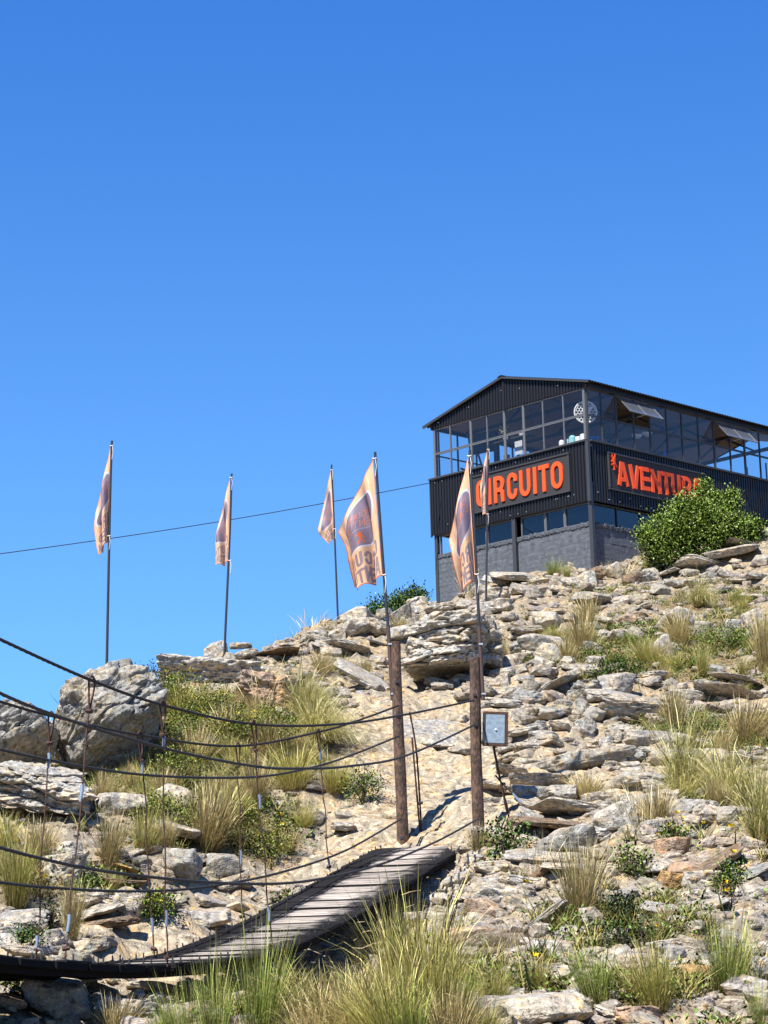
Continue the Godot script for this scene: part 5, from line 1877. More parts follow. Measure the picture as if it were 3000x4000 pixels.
# ------------------------------------------------------------------ stones on the hill
# kind (s slab, b block, u upright), tone, pixel centre x y, pixel size w h, tilt in degrees
const ROCKS := [
	["b", "p", 2129, 2436, 106, 66, 0], ["s", "t", 2059, 2474, 113, 25, -3], ["b", "t", 2119, 2519, 159, 66, 5], ["b", "g", 2033, 2536, 73, 53, -20],
	["b", "p", 2149, 2562, 106, 63, 8], ["s", "t", 2059, 2564, 60, 33, 0], ["b", "t", 2006, 2589, 73, 53, 10], ["s", "p", 1961, 2632, 83, 34, 0],
	["s", "t", 2036, 2620, 63, 33, -5], ["b", "t", 2129, 2599, 80, 40, 20], ["b", "p", 2218, 2592, 53, 40, 0], ["b", "t", 1960, 2664, 56, 46, 0],
	["s", "t", 2107, 2629, 60, 25, 0], ["s", "p", 2157, 2622, 40, 23, 0], ["s", "g", 2054, 2655, 60, 32, 5], ["s", "g", 2157, 2688, 133, 63, -28],
	["b", "g", 2071, 2692, 70, 52, 20], ["s", "t", 2208, 2665, 80, 52, -35], ["s", "t", 2258, 2635, 86, 32, 0], ["s", "t", 2281, 2614, 126, 33, 5],
	["s", "t", 2331, 2629, 96, 28, 0], ["b", "g", 2293, 2689, 106, 44, 3], ["b", "t", 2403, 2682, 126, 76, 8], ["s", "t", 2364, 2713, 83, 36, 0],
	["s", "t", 2440, 2732, 216, 53, 6], ["s", "g", 2066, 2730, 123, 53, 5], ["s", "t", 1961, 2710, 99, 31, 0], ["s", "p", 1966, 2749, 133, 38, 2],
	["s", "g", 2205, 2756, 70, 38, 0], ["b", "g", 2258, 2735, 76, 52, 10], ["s", "t", 2319, 2725, 73, 37, -5], ["s", "g", 2132, 2791, 116, 58, 8],
	["b", "g", 2266, 2778, 74, 58, 15], ["b", "g", 2324, 2799, 74, 52, 12], ["s", "p", 2492, 2796, 265, 54, 0], ["b", "t", 2047, 2803, 80, 58, 10],
	["b", "g", 2106, 2846, 61, 38, 0], ["s", "p", 2192, 2842, 76, 33, 8], ["b", "g", 2286, 2846, 88, 65, -15], ["s", "p", 2041, 2864, 109, 36, -8],
	["s", "p", 2123, 2888, 109, 34, 3], ["s", "t", 2066, 2915, 109, 28, 3], ["s", "b", 2465, 2822, 80, 34, 20], ["s", "p", 2484, 2852, 176, 44, 8],
	["s", "t", 2538, 2894, 186, 66, 2], ["u", "t", 2402, 2879, 60, 53, -15], ["s", "g", 2291, 2974, 282, 99, -8], ["b", "g", 2472, 2958, 99, 37, 0],
	["s", "t", 2465, 2994, 90, 31, 0], ["b", "t", 2366, 2904, 60, 38, 0], ["s", "t", 2523, 3038, 159, 50, 8], ["s", "t", 2472, 3017, 90, 32, 0],
	["b", "g", 2444, 3060, 88, 44, 0], ["b", "t", 2525, 3079, 74, 50, 0], ["b", "p", 2790, 3027, 74, 40, 0], ["b", "t", 2797, 2964, 96, 52, 0],
	["s", "t", 2903, 2974, 129, 53, 15], ["s", "p", 2228, 3169, 255, 66, 10], ["s", "b", 2165, 3224, 318, 63, 8], ["b", "p", 2399, 3204, 149, 83, 0],
	["b", "p", 2059, 3213, 126, 72, 15], ["s", "t", 2510, 3137, 162, 56, -5], ["s", "t", 2218, 3285, 176, 60, 0], ["s", "t", 2119, 3063, 219, 46, 0],
	["b", "g", 2079, 3103, 149, 53, 0], ["b", "t", 2198, 3104, 119, 52, 0], ["s", "t", 2875, 2657, 199, 53, 14], ["s", "t", 2684, 2725, 123, 48, 8],
	["s", "t", 2830, 2712, 222, 50, 10], ["b", "g", 2744, 2675, 63, 32, 0], ["s", "t", 2530, 2647, 136, 31, -3], ["u", "g", 2637, 2692, 76, 44, 30],
	["b", "p", 2584, 2545, 83, 76, -20], ["u", "p", 2631, 2441, 126, 76, -30], ["u", "p", 2862, 2481, 56, 86, 5], ["u", "p", 2944, 2432, 73, 74, -10],
	["b", "g", 2793, 2619, 70, 33, 0], ["b", "k", 2458, 2420, 61, 33, 0], ["b", "b", 2505, 2417, 54, 33, 10], ["s", "t", 2411, 2486, 63, 31, 0],
	["u", "t", 2478, 2474, 53, 36, -30], ["b", "t", 2298, 2533, 60, 40, 0], ["s", "t", 2782, 2868, 99, 27, -5], ["s", "t", 2755, 2911, 80, 27, 0],
	["s", "t", 2828, 2914, 60, 23, 0], ["b", "t", 2729, 2944, 53, 27, 0], ["s", "t", 2324, 2582, 53, 31, 0], ["b", "t", 2358, 2480, 46, 31, 0],
	["s", "t", 2590, 2486, 60, 27, 10], ["b", "g", 2222, 3293, 186, 70, -6], ["s", "t", 2149, 3349, 295, 58, 6], ["s", "p", 2198, 3387, 169, 37, 5],
	["b", "t", 1966, 3343, 96, 50, 0], ["s", "p", 1953, 3397, 123, 49, -5], ["b", "t", 2039, 3392, 61, 27, 0], ["s", "b", 2114, 3409, 93, 73, -35],
	["b", "t", 1983, 3506, 212, 80, 8], ["s", "g", 2053, 3453, 123, 56, 12], ["s", "t", 2133, 3598, 143, 73, -36], ["u", "t", 2319, 3616, 83, 109, -15],
	["b", "p", 2240, 3658, 123, 58, 5], ["b", "t", 2155, 3731, 159, 78, 10], ["b", "k", 2624, 3327, 126, 85, 5], ["b", "t", 2543, 3347, 63, 41, 0],
	["b", "t", 2583, 3391, 103, 46, 0], ["b", "k", 2669, 3399, 116, 45, 0], ["s", "b", 2792, 3374, 199, 83, -28], ["b", "o", 2636, 3440, 96, 54, 10],
	["b", "p", 2744, 3444, 156, 66, 5], ["s", "b", 2848, 3473, 90, 37, 0], ["s", "g", 2941, 3412, 156, 60, -22], ["b", "t", 2956, 3500, 88, 66, 0],
	["s", "t", 2570, 3551, 116, 50, 8], ["s", "t", 2730, 3553, 189, 80, -15], ["s", "p", 2604, 3573, 74, 44, -5], ["b", "t", 2487, 3784, 139, 92, 0],
	["b", "o", 2724, 3825, 109, 83, -15], ["s", "t", 2593, 3705, 133, 50, -8], ["b", "p", 2086, 3946, 345, 83, 0], ["b", "k", 2500, 3977, 149, 66, 0],
	["b", "g", 2976, 3797, 70, 86, 0], ["b", "t", 2988, 3717, 42, 53, 0], ["s", "t", 2404, 3658, 96, 52, -10], ["s", "p", 2649, 3598, 86, 33, 0],
	["b", "t", 2954, 3591, 73, 40, 0], ["s", "t", 2682, 3870, 93, 33, 0], ["b", "g", 1927, 3571, 60, 46, 0], ["s", "t", 2862, 3923, 80, 33, 0],
	["s", "t", 1920, 3664, 73, 40, 0], ["s", "p", 1936, 3399, 136, 49, -3], ["b", "t", 1921, 3457, 136, 40, 5], ["s", "t", 1842, 3518, 143, 31, 14],
	["u", "k", 1895, 3568, 179, 73, 30], ["b", "k", 1828, 3672, 189, 70, 12], ["b", "p", 1710, 3525, 109, 50, 0], ["s", "t", 1815, 3624, 80, 33, 0],
	["b", "t", 1716, 3591, 73, 46, 0], ["b", "t", 1881, 3631, 73, 40, 0], ["s", "p", 1422, 2659, 205, 102, 26], ["s", "g", 1464, 2647, 66, 48, 15],
	["b", "k", 1069, 2725, 193, 105, -14], ["s", "t", 1301, 2530, 151, 63, 14], ["s", "g", 1265, 2499, 102, 42, 20], ["s", "b", 1078, 2558, 163, 40, -12],
	["b", "p", 1398, 2427, 121, 54, 10], ["s", "t", 1494, 2460, 108, 60, 15], ["s", "g", 1338, 2599, 66, 42, 30], ["s", "t", 1663, 2882, 289, 78, 4],
	["s", "t", 1711, 2725, 277, 63, 8], ["s", "t", 1524, 2756, 217, 54, 6], ["s", "t", 1482, 2849, 133, 45, 12], ["b", "t", 1856, 2891, 96, 60, 0],
	["s", "t", 1778, 2816, 181, 54, 6], ["s", "t", 1693, 3178, 199, 66, 5], ["s", "t", 1796, 3069, 229, 72, 6], ["s", "t", 1609, 3009, 96, 36, 10],
	["s", "t", 1344, 3232, 90, 42, 8], ["b", "t", 1229, 3196, 54, 54, 30], ["s", "t", 1464, 3190, 96, 34, -18], ["b", "g", 1404, 3117, 54, 48, 0],
	["s", "t", 1639, 2979, 157, 30, 3], ["s", "t", 1856, 2979, 121, 30, 0], ["s", "t", 1524, 3141, 72, 34, 0], ["s", "t", 1940, 3081, 121, 40, 14],
	["b", "p", 1338, 3009, 78, 36, 10], ["s", "t", 1422, 2786, 108, 28, 8], ["s", "g", 1729, 2683, 78, 24, 5], ["s", "t", 1916, 3129, 72, 30, 6],
	["s", "t", 1609, 2719, 72, 24, 10], ["b", "p", 470, 3160, 181, 87, 0], ["b", "p", 693, 3124, 163, 66, 10], ["s", "t", 687, 3247, 199, 84, 14],
	["s", "t", 591, 3082, 90, 28, 16], ["b", "t", 841, 2554, 78, 72, 20], ["b", "g", 898, 2590, 60, 54, 0], ["s", "p", 961, 2563, 90, 42, -15],
	["s", "g", 940, 2525, 78, 24, 0], ["b", "g", 892, 2621, 72, 36, 0], ["u", "p", 187, 2910, 66, 78, 10], ["b", "t", 211, 2964, 54, 42, 20],
	["b", "p", 271, 3345, 96, 78, 10], ["b", "p", 250, 3402, 151, 108, 0], ["b", "g", 705, 3387, 139, 99, 0], ["s", "t", 669, 3363, 48, 72, -50],
	["s", "o", 500, 3402, 121, 43, 18], ["s", "b", 470, 3456, 157, 33, 5], ["b", "g", 868, 3384, 115, 78, -10], ["s", "t", 341, 3518, 99, 45, 0],
	["u", "p", 506, 3535, 102, 93, 30], ["s", "t", 386, 3562, 181, 54, -12], ["s", "b", 422, 3610, 193, 47, -5], ["s", "t", 90, 3595, 181, 59, 0],
	["b", "t", 193, 3687, 115, 63, -8], ["b", "p", 37, 3682, 81, 45, 0], ["s", "t", 108, 3726, 157, 40, 5], ["s", "p", 235, 3914, 235, 127, 0],
	["s", "t", 259, 3848, 193, 72, 0], ["b", "t", 512, 3677, 121, 54, 0], ["s", "t", 603, 3863, 187, 54, 8], ["s", "t", 693, 3616, 253, 48, 0],
	["s", "t", 542, 3730, 157, 42, 4], ["s", "t", 494, 3935, 199, 66, 5], ["s", "k", 36, 3917, 108, 54, 10], ["b", "t", 422, 3556, 54, 33, 0],
	["s", "t", 814, 3592, 157, 48, 0], ["s", "t", 36, 3646, 121, 36, 0], ["s", "t", 416, 3881, 121, 48, 20], ["s", "b", 1345, 2434, 55, 22, 5],
	["s", "g", 1253, 2506, 101, 51, 22], ["b", "p", 1403, 2459, 121, 53, -8], ["b", "t", 1451, 2423, 63, 39, 15], ["b", "g", 1495, 2400, 58, 35, 0],
	["b", "g", 1572, 2416, 84, 68, -25], ["b", "p", 1630, 2375, 80, 55, 0], ["s", "t", 1721, 2385, 111, 41, -10], ["b", "p", 1557, 2481, 87, 48, -10],
	["s", "p", 1359, 2532, 169, 63, 14], ["b", "t", 1823, 2371, 80, 37, 10], ["b", "g", 1876, 2311, 65, 38, 10], ["b", "t", 1933, 2342, 104, 55, -10],
	["s", "p", 1955, 2274, 113, 38, 8], ["b", "p", 1952, 2376, 99, 41, 0], ["b", "p", 1899, 2381, 75, 46, 0], ["b", "t", 1619, 2363, 58, 29, 0],
	["b", "g", 1687, 2370, 53, 32, 0], ["s", "t", 1470, 2510, 68, 29, 20], ["b", "p", 1243, 2491, 82, 43, 0], ["b", "t", 1316, 2481, 58, 34, 0],
	["b", "g", 2928, 2105, 154, 59, 5], ["s", "t", 2883, 2132, 108, 23, 8], ["s", "p", 2725, 2208, 140, 54, 12], ["s", "t", 2860, 2159, 194, 50, -5],
	["u", "g", 2777, 2200, 41, 36, -40], ["b", "t", 2969, 2195, 68, 41, 0], ["s", "p", 2607, 2239, 95, 41, -18], ["b", "b", 2468, 2271, 75, 43, 5],
	["b", "p", 2544, 2256, 72, 54, 0], ["b", "b", 2327, 2244, 68, 41, -15], ["b", "p", 2279, 2279, 102, 52, 0], ["s", "g", 2318, 2338, 131, 45, 5],
	["s", "p", 2693, 2238, 54, 25, 0], ["b", "t", 2838, 2252, 68, 27, 15], ["s", "t", 2634, 2283, 81, 32, 5], ["b", "g", 2575, 2306, 72, 36, 0],
	["b", "t", 2761, 2252, 59, 23, 0], ["s", "t", 2729, 2283, 108, 20, 0], ["s", "g", 2955, 2252, 72, 21, 0], ["s", "p", 2634, 2211, 136, 27, -4],
	["s", "t", 2906, 2274, 90, 18, 6], ["b", "t", 2408, 2238, 72, 50, 20], ["s", "t", 2521, 2207, 50, 23, 10], ["s", "t", 2919, 2333, 81, 24, 5],
	["s", "t", 2815, 2306, 86, 21, -3], ["b", "t", 2032, 2310, 76, 38, 0], ["s", "p", 2009, 2257, 177, 46, 6], ["b", "g", 1878, 2308, 55, 38, 0],
	["b", "t", 1924, 2327, 93, 38, 8], ["b", "g", 2013, 2308, 42, 38, 20], ["b", "p", 2220, 2276, 55, 32, 0], ["s", "p", 2114, 2276, 93, 25, 0],
	["s", "g", 2169, 2268, 68, 30, 0], ["b", "t", 2097, 2318, 63, 38, 0], ["s", "p", 2190, 2306, 72, 38, 15],
]

const LANDMARKS := [
	["the left wooden post", 1565, 2850], ["the right wooden post", 1862, 2960], ["the metal box on the post", 1936, 2847], ["the big cracked lichen boulder", 420, 2813], ["the low ledge by the left edge", 165, 3090],
	["the black cabin", 2000, 2150], ["the round green bush", 2720, 2020], ["the layered overhanging outcrop", 1770, 2520], ["the top end of the footbridge", 1570, 3330], ["the pale feather grass on the smooth boulder", 2690, 3040],
	["the smooth grey boulder", 2685, 3200], ["the tall straw tussock", 2285, 3480], ["the footbridge deck", 900, 3680], ["the lichened crest boulder under the second banner", 815, 2626], ["the green bush behind the crest", 1550, 2350],
	["the pinkish boulder in the grass", 1040, 2722], ["the rope crossing over the grassy patch", 1120, 2975], ["the green shrub mass beside the big boulder", 700, 2900], ["the second left hanger's foot", 270, 3700], ["the grey pair of rocks under the grassy patch", 760, 3390], ["the dark shrub on the path's rim", 1420, 3070],
	["the dark shrub right of the tall straw tussock", 2430, 3560], ["the leafy plant at the right post's foot", 1975, 3290], ["the grass tussock in the bottom right corner", 2835, 3800],
]
const TONE_WORD := {"t": "tan", "g": "grey", "p": "pale", "b": "brown", "o": "ochre", "k": "pinkish"}
const KIND_WORD := {"s": "slab", "b": "rock", "u": "upright stone"}
const NTH := ["nearest", "second nearest", "third nearest", "fourth nearest", "fifth nearest", "sixth nearest", "seventh nearest", "eighth nearest", "ninth nearest", "tenth nearest", "eleventh nearest", "twelfth nearest", "thirteenth nearest", "fourteenth nearest", "fifteenth nearest", "sixteenth nearest"]
var placed := []

func side_of(q: Vector2) -> Array:
	var best := 1e9
	var out := []
	for l in LANDMARKS:
		var v := q - Vector2(l[1], l[2])
		if v.length() < best and v.length() > 20.0:
			best = v.length()
			var w := ""
			if absf(v.x) > absf(v.y) * 1.4:
				w = "right of" if v.x > 0.0 else "left of"
			else:
				w = "below" if v.y > 0.0 else "above"
			out = [w + " " + l[0], best]
	return out

func name_stones() -> void:
	var by := {}
	for p in placed:
		var s := side_of(p[1])
		var key: String = p[2] + " " + s[0]
		if not by.has(key):
			by[key] = []
		by[key].append([s[1], p[0]])
	for key in by:
		var l: Array = by[key]
		l.sort_custom(func(a, b): return a[0] < b[0])
		for i in l.size():
			var w: String = key
			if l.size() > 1:
				w = (NTH[i] if i < NTH.size() else "farthest") + " " + key
			else:
				w = "the only " + key
			tag(l[i][1], w, "rock", "loose stones of the hillside")

func stone_mesh(kind: String, k: int) -> ArrayMesh:
	var key := "%s%d" % [kind, k]
	if not meshes.has(key):
		if kind == "s":
			meshes[key] = stone(100 + k, 16, 1.5 if k % 3 == 0 else 0.0, 0.055, 9)
		elif kind == "b":
			meshes[key] = stone(300 + k, 15, 1.2 if k % 2 else 0.0, 0.045, 10)
		else:
			meshes[key] = stone(500 + k, 15, 0.0, 0.06, 7)
	return meshes[key]

func put_stone(kind: String, tone: String, px: float, py: float, w: float, h: float, rz: float, called := "rock") -> MeshInstance3D:
	var f := hit(px, py + h * 0.30)
	w *= 1.22
	h *= 1.22
	py -= h * 0.07
	var d := -f.z
	var sx := w * d / FOCAL * 0.5
	var hp := h * d / FOCAL * 0.5
	var c := absf(cos(deg_to_rad(rz)))
	var sn := absf(sin(deg_to_rad(rz)))
	# a tilted stone: find its own length and thickness from its outline
	var a := sx
	var b := hp
	if kind == "s" and rz != 0.0:
		a = sx / maxf(c, 0.5) * 0.97
		b = maxf(hp - a * sn * 0.8, hp * 0.35)
	var sz := a * (rng.randf_range(0.65, 0.95) if kind != "u" else 0.55)
	if kind == "s":
		sz = maxf(sz, b * 1.5)
		b = maxf(b - sz * 0.04, b * 0.86)
	var o := mi(called, stone_mesh(kind, rng.randi() % (9 if kind == "s" else 10 if kind == "b" else 5)), mats["rock_" + tone])
	var bare_path := kind == "s" and on_path(px, py)
	var ctr := at(px, py, d + sz * (0.75 if bare_path else -0.15))
	var bs := Basis.from_euler(Vector3(deg_to_rad(rng.randf_range(2.0, 14.0) + (15.0 if bare_path else 0.0)), deg_to_rad(rng.randf_range(-28, 28) + (180.0 if rng.randf() < 0.5 else 0.0)), 0))
	bs = Basis(Vector3(0, 0, 1), deg_to_rad(-rz)) * bs
	o.transform = Transform3D(bs * Basis.from_scale(Vector3(a, b * 1.08, sz)), ctr)
	placed.append([o, Vector2(px, py), TONE_WORD[tone] + " " + KIND_WORD[kind]])
	return o

func hero(label: String, category: String, called: String, tone: String, sd: int, nn: int, beds: float, rough: float, cuts: int, px: float, py: float, w: float, h: float, d: float, deep: float, turn: Vector3) -> MeshInstance3D:
	var o := mi(called, stone(sd, nn, beds, rough, cuts, 0.88, 0.06, Vector3.ONE * (1.25 if cuts > 10 else 1.0)), mats["rock_" + tone])
	var k := d / FOCAL * 0.5
	o.transform = Transform3D(Basis.from_euler(turn) * Basis.from_scale(Vector3(w * k, h * k, deep)), at(px, py, d + deep * 0.4))
	tag(o, label, category)
	return o

# the bare rock of the path between the posts and above the deck's end
func on_path(px: float, py: float) -> bool:
	return Vector2((px - 1620.0) / 320.0, (py - 2990.0) / 310.0).length() < 1.0 or Vector2((px - 1250.0) / 330.0, (py - 3390.0) / 85.0).length() < 1.0 or Vector2((px - 760.0) / 330.0, (py - 3690.0) / 90.0).length() < 1.0

func build_stones() -> void:
	hero("big cracked boulder crusted with pale lichen, under the leftmost banner", "boulder", "boulder", "g", 901, 54, 0.0, 0.05, 13, 415, 2858, 455, 325, 25.3, 1.0, Vector3(-0.48, 0.25, 0.36))
	hero("lichened boulder cut by the left frame edge, leaning on the big cracked one", "boulder", "boulder", "g", 902, 44, 0.0, 0.05, 12, 70, 2885, 320, 200, 24.6, 0.7, Vector3(-0.4, -0.2, 0.42))
	hero("low layered ledge with a dark hollow beneath, at the left frame edge", "rock ledge", "rock_ledge", "p", 903, 48, 2.1, 0.12, 6, 150, 3075, 500, 190, 22.4, 0.8, Vector3(0.10, 0.1, -0.12))
	hero("lichened crest boulder under the pole of the second banner", "boulder", "boulder", "p", 904, 40, 0.0, 0.09, 7, 815, 2652, 430, 185, 30.3, 0.9, Vector3(0.06, 0.1, -0.06))
	hero("pinkish tan boulder standing out of the grass below the crest", "boulder", "boulder", "k", 906, 36, 0.0, 0.08, 7, 1040, 2722, 310, 190, 28.6, 0.6, Vector3(-0.1, 0.3, -0.12))
	hero("smooth grey boulder with feather grass growing over its top", "boulder", "boulder", "g", 905, 32, 0.0, 0.06, 7, 2690, 3205, 235, 175, 22.3, 0.35, Vector3(0.05, 0.1, -0.05))
	var oc := thing("rock_outcrop", "layered pale grey outcrop overhanging a dark recess between the two wooden posts", "rock outcrop", at(1770, 2640, 33.0))
	var k := 0
	for q in [[1775, 2478, 350, 170, 32.9, 1.25, 0.04], [1735, 2580, 330, 100, 32.3, 1.3, -0.10], [1895, 2520, 150, 190, 33.2, 0.7, 0.1], [1655, 2545, 150, 110, 32.6, 0.8, 0.05], [1790, 2660, 380, 140, 35.0, 0.6, 0.0]]:
		var f: float = q[4] / FOCAL * 0.5
		var dim := Vector3(q[2] * f, q[3] * f, q[5])
		var o := mi("ledge", stone(920 + k, 44, 0.0, 0.10, 8, 0.86, 0.10, dim * Vector3(0.9, 2.4, 0.9)), mats["rock_" + ("b" if k == 4 else "p")], oc)  # last stone backs the recess; its darker tone paints in some of the shade
		o.transform = Transform3D(Basis.from_euler(Vector3(0.05, 0.1 * k - 0.2, -q[6])) * Basis.from_scale(dim), at(q[0], q[1], q[4] + q[5] * 0.4) - oc.position)
		k += 1
	for q in ROCKS:
		if on_path(q[2], q[3]) and q[4] < 280:
			continue
		put_stone(q[0], q[1], q[2], q[3], q[4], q[5], q[6])
	# loose fist-sized stones: too many to pick apart, one scatter of each shape
	var pebs := [stone(701, 5, 0.0, 0.12, 6), stone(702, 5, 0.0, 0.14, 7), stone(703, 5, 1.6, 0.12, 5)]
	for q in 3:
		var where: Array[Transform3D] = []
		var tint: Array[Color] = []
		var tries := 0
		while where.size() < 4700 and tries < 40000:
			tries += 1
			var d := 11.5 * exp(rng.randf() * 1.5)
			var x := d * rng.randf_range(-0.23, 0.29)
			if d > 52.0:
				continue
			var cv := cover(x, d)
			var thick := 0.32 + 0.68 * clampf(0.9 - cv, 0, 1)
			# the rubble that pours past the bridge end
			var rub := Vector2(x - 0.95, (d - 21.6) * 0.45).length()
			if rub < 0.55:
				thick = 1.0
			thick *= 1.0 - 0.8 * smoothstep(0.0, -0.6, cv)
			var pq := pixel(Vector3(x, ground(x, -d), -d))
			if on_path(pq.x, pq.y) and rng.randf() < 0.93:
				continue
			if rng.randf() > thick or coarse.get_noise_2d(x * 8.0, d * 8.0) < rng.randf_range(-0.5, 0.1):
				continue
			var s := 0.016 + 0.075 * pow(rng.randf(), 3.0)
			if d > 28.0:
				s *= 1.5
			var b := Basis.from_euler(Vector3(rng.randf_range(-0.2, 0.5), rng.randf() * TAU, rng.randf_range(-0.35, 0.35))) * Basis.from_scale(Vector3(s * rng.randf_range(0.9, 1.7), s * rng.randf_range(0.35, 0.8), s))
			where.append(Transform3D(b, Vector3(x, ground(x, -d) + s * 0.25, -d)))
			var t := rng.randf_range(0.7, 1.05)
			tint.append(Color(t, t * rng.randf_range(0.93, 1.0), t * rng.randf_range(0.84, 0.98)))
		for e in 260:
			var d := 20.3 + rng.randf() * 3.2
			var x := 0.35 + (d - 20.3) * 0.17 + absf(rng.randfn()) * 0.28
			var s := rng.randf_range(0.02, 0.055)
			where.append(Transform3D(Basis.from_euler(Vector3(rng.randf(), rng.randf() * TAU, rng.randf())) * Basis.from_scale(Vector3(s * 1.2, s * 0.75, s)), Vector3(x, ground(x, -d) + s * 0.4, -d)))
			tint.append(Color(0.95, 0.9, 0.82))
		scatter("rubble", "loose small stones scattered over the hillside", pebs[q], mats.rock_t, where, tint)
	# hand-sized slabs between the named stones, in the same way
	for q in 4:
		var where: Array[Transform3D] = []
		var tint: Array[Color] = []
		var tries := 0
		while where.size() < 370 and tries < 12000:
			tries += 1
			var d := 12.5 * exp(rng.randf() * 1.35)
			var x := d * rng.randf_range(-0.22, 0.28)
			if d > 47.0 or rng.randf() > clampf(0.75 - cover(x, d), 0.1, 1.0):
				continue
			if absf(x - along(LEFT_EDGE, d) - 0.5) < 0.85 and d < 24.8:
				continue
			var px := pixel(Vector3(x, ground(x, -d), -d))
			if on_path(px.x, px.y) and rng.randf() < 0.95:
				continue
			var s := rng.randf_range(0.055, 0.13) * (1.0 if d < 26.0 else 1.3)
			var b := Basis.from_euler(Vector3(rng.randf_range(0.0, 0.45), rng.randf() * TAU, rng.randf_range(-0.3, 0.3))) * Basis.from_scale(Vector3(s * rng.randf_range(1.0, 1.7), s * rng.randf_range(0.3, 0.6), s))
			where.append(Transform3D(b, Vector3(x, ground(x, -d) + s * 0.22, -d)))
			var t := rng.randf_range(0.75, 1.08)
			tint.append(Color(t, t * rng.randf_range(0.95, 1.0), t * rng.randf_range(0.88, 1.0)))
		scatter("rubble", "hand-sized flat stones lying all over the hillside", stone(720 + q, 9, 1.3 if q % 2 else 0.0, 0.07, 6), mats.rock_t, where, tint)
	# bedded slabs that the list above does not name, to fill the slope between them
	var more := 0
	var tries2 := 0
	while more < 24 and tries2 < 400:
		tries2 += 1
		var px := rng.randf_range(1700, 2980)
		var py := rng.randf_range(2420, 3980)
		var free := not on_path(px, py)
		for p in placed:
			if (p[1] - Vector2(px, py)).length() < 85.0:
				free = false
		if free:
			more += 1
			put_stone(["s", "s", "b"][rng.randi() % 3], ["t", "t", "g", "p"][rng.randi() % 4], px, py, rng.randf_range(60, 130), rng.randf_range(34, 60), rng.randf_range(-10, 10))
	name_stones()

func scatter(called: String, label: String, m: Mesh, material: Material, where: Array[Transform3D], tint: Array[Color]) -> void:
	var mm := MultiMesh.new()
	mm.transform_format = MultiMesh.TRANSFORM_3D
	mm.use_colors = tint.size() > 0
	mm.mesh = m
	mm.instance_count = where.size()
	for i in where.size():
		mm.set_instance_transform(i, where[i])
		if tint.size():
			mm.set_instance_color(i, tint[i])
	var o := MultiMeshInstance3D.new()
	o.multimesh = mm
	o.material_override = material
	o.name = numbered(called)
	add_child(o, true)
	o.set_meta("kind", "stuff")
	o.set_meta("label", label)

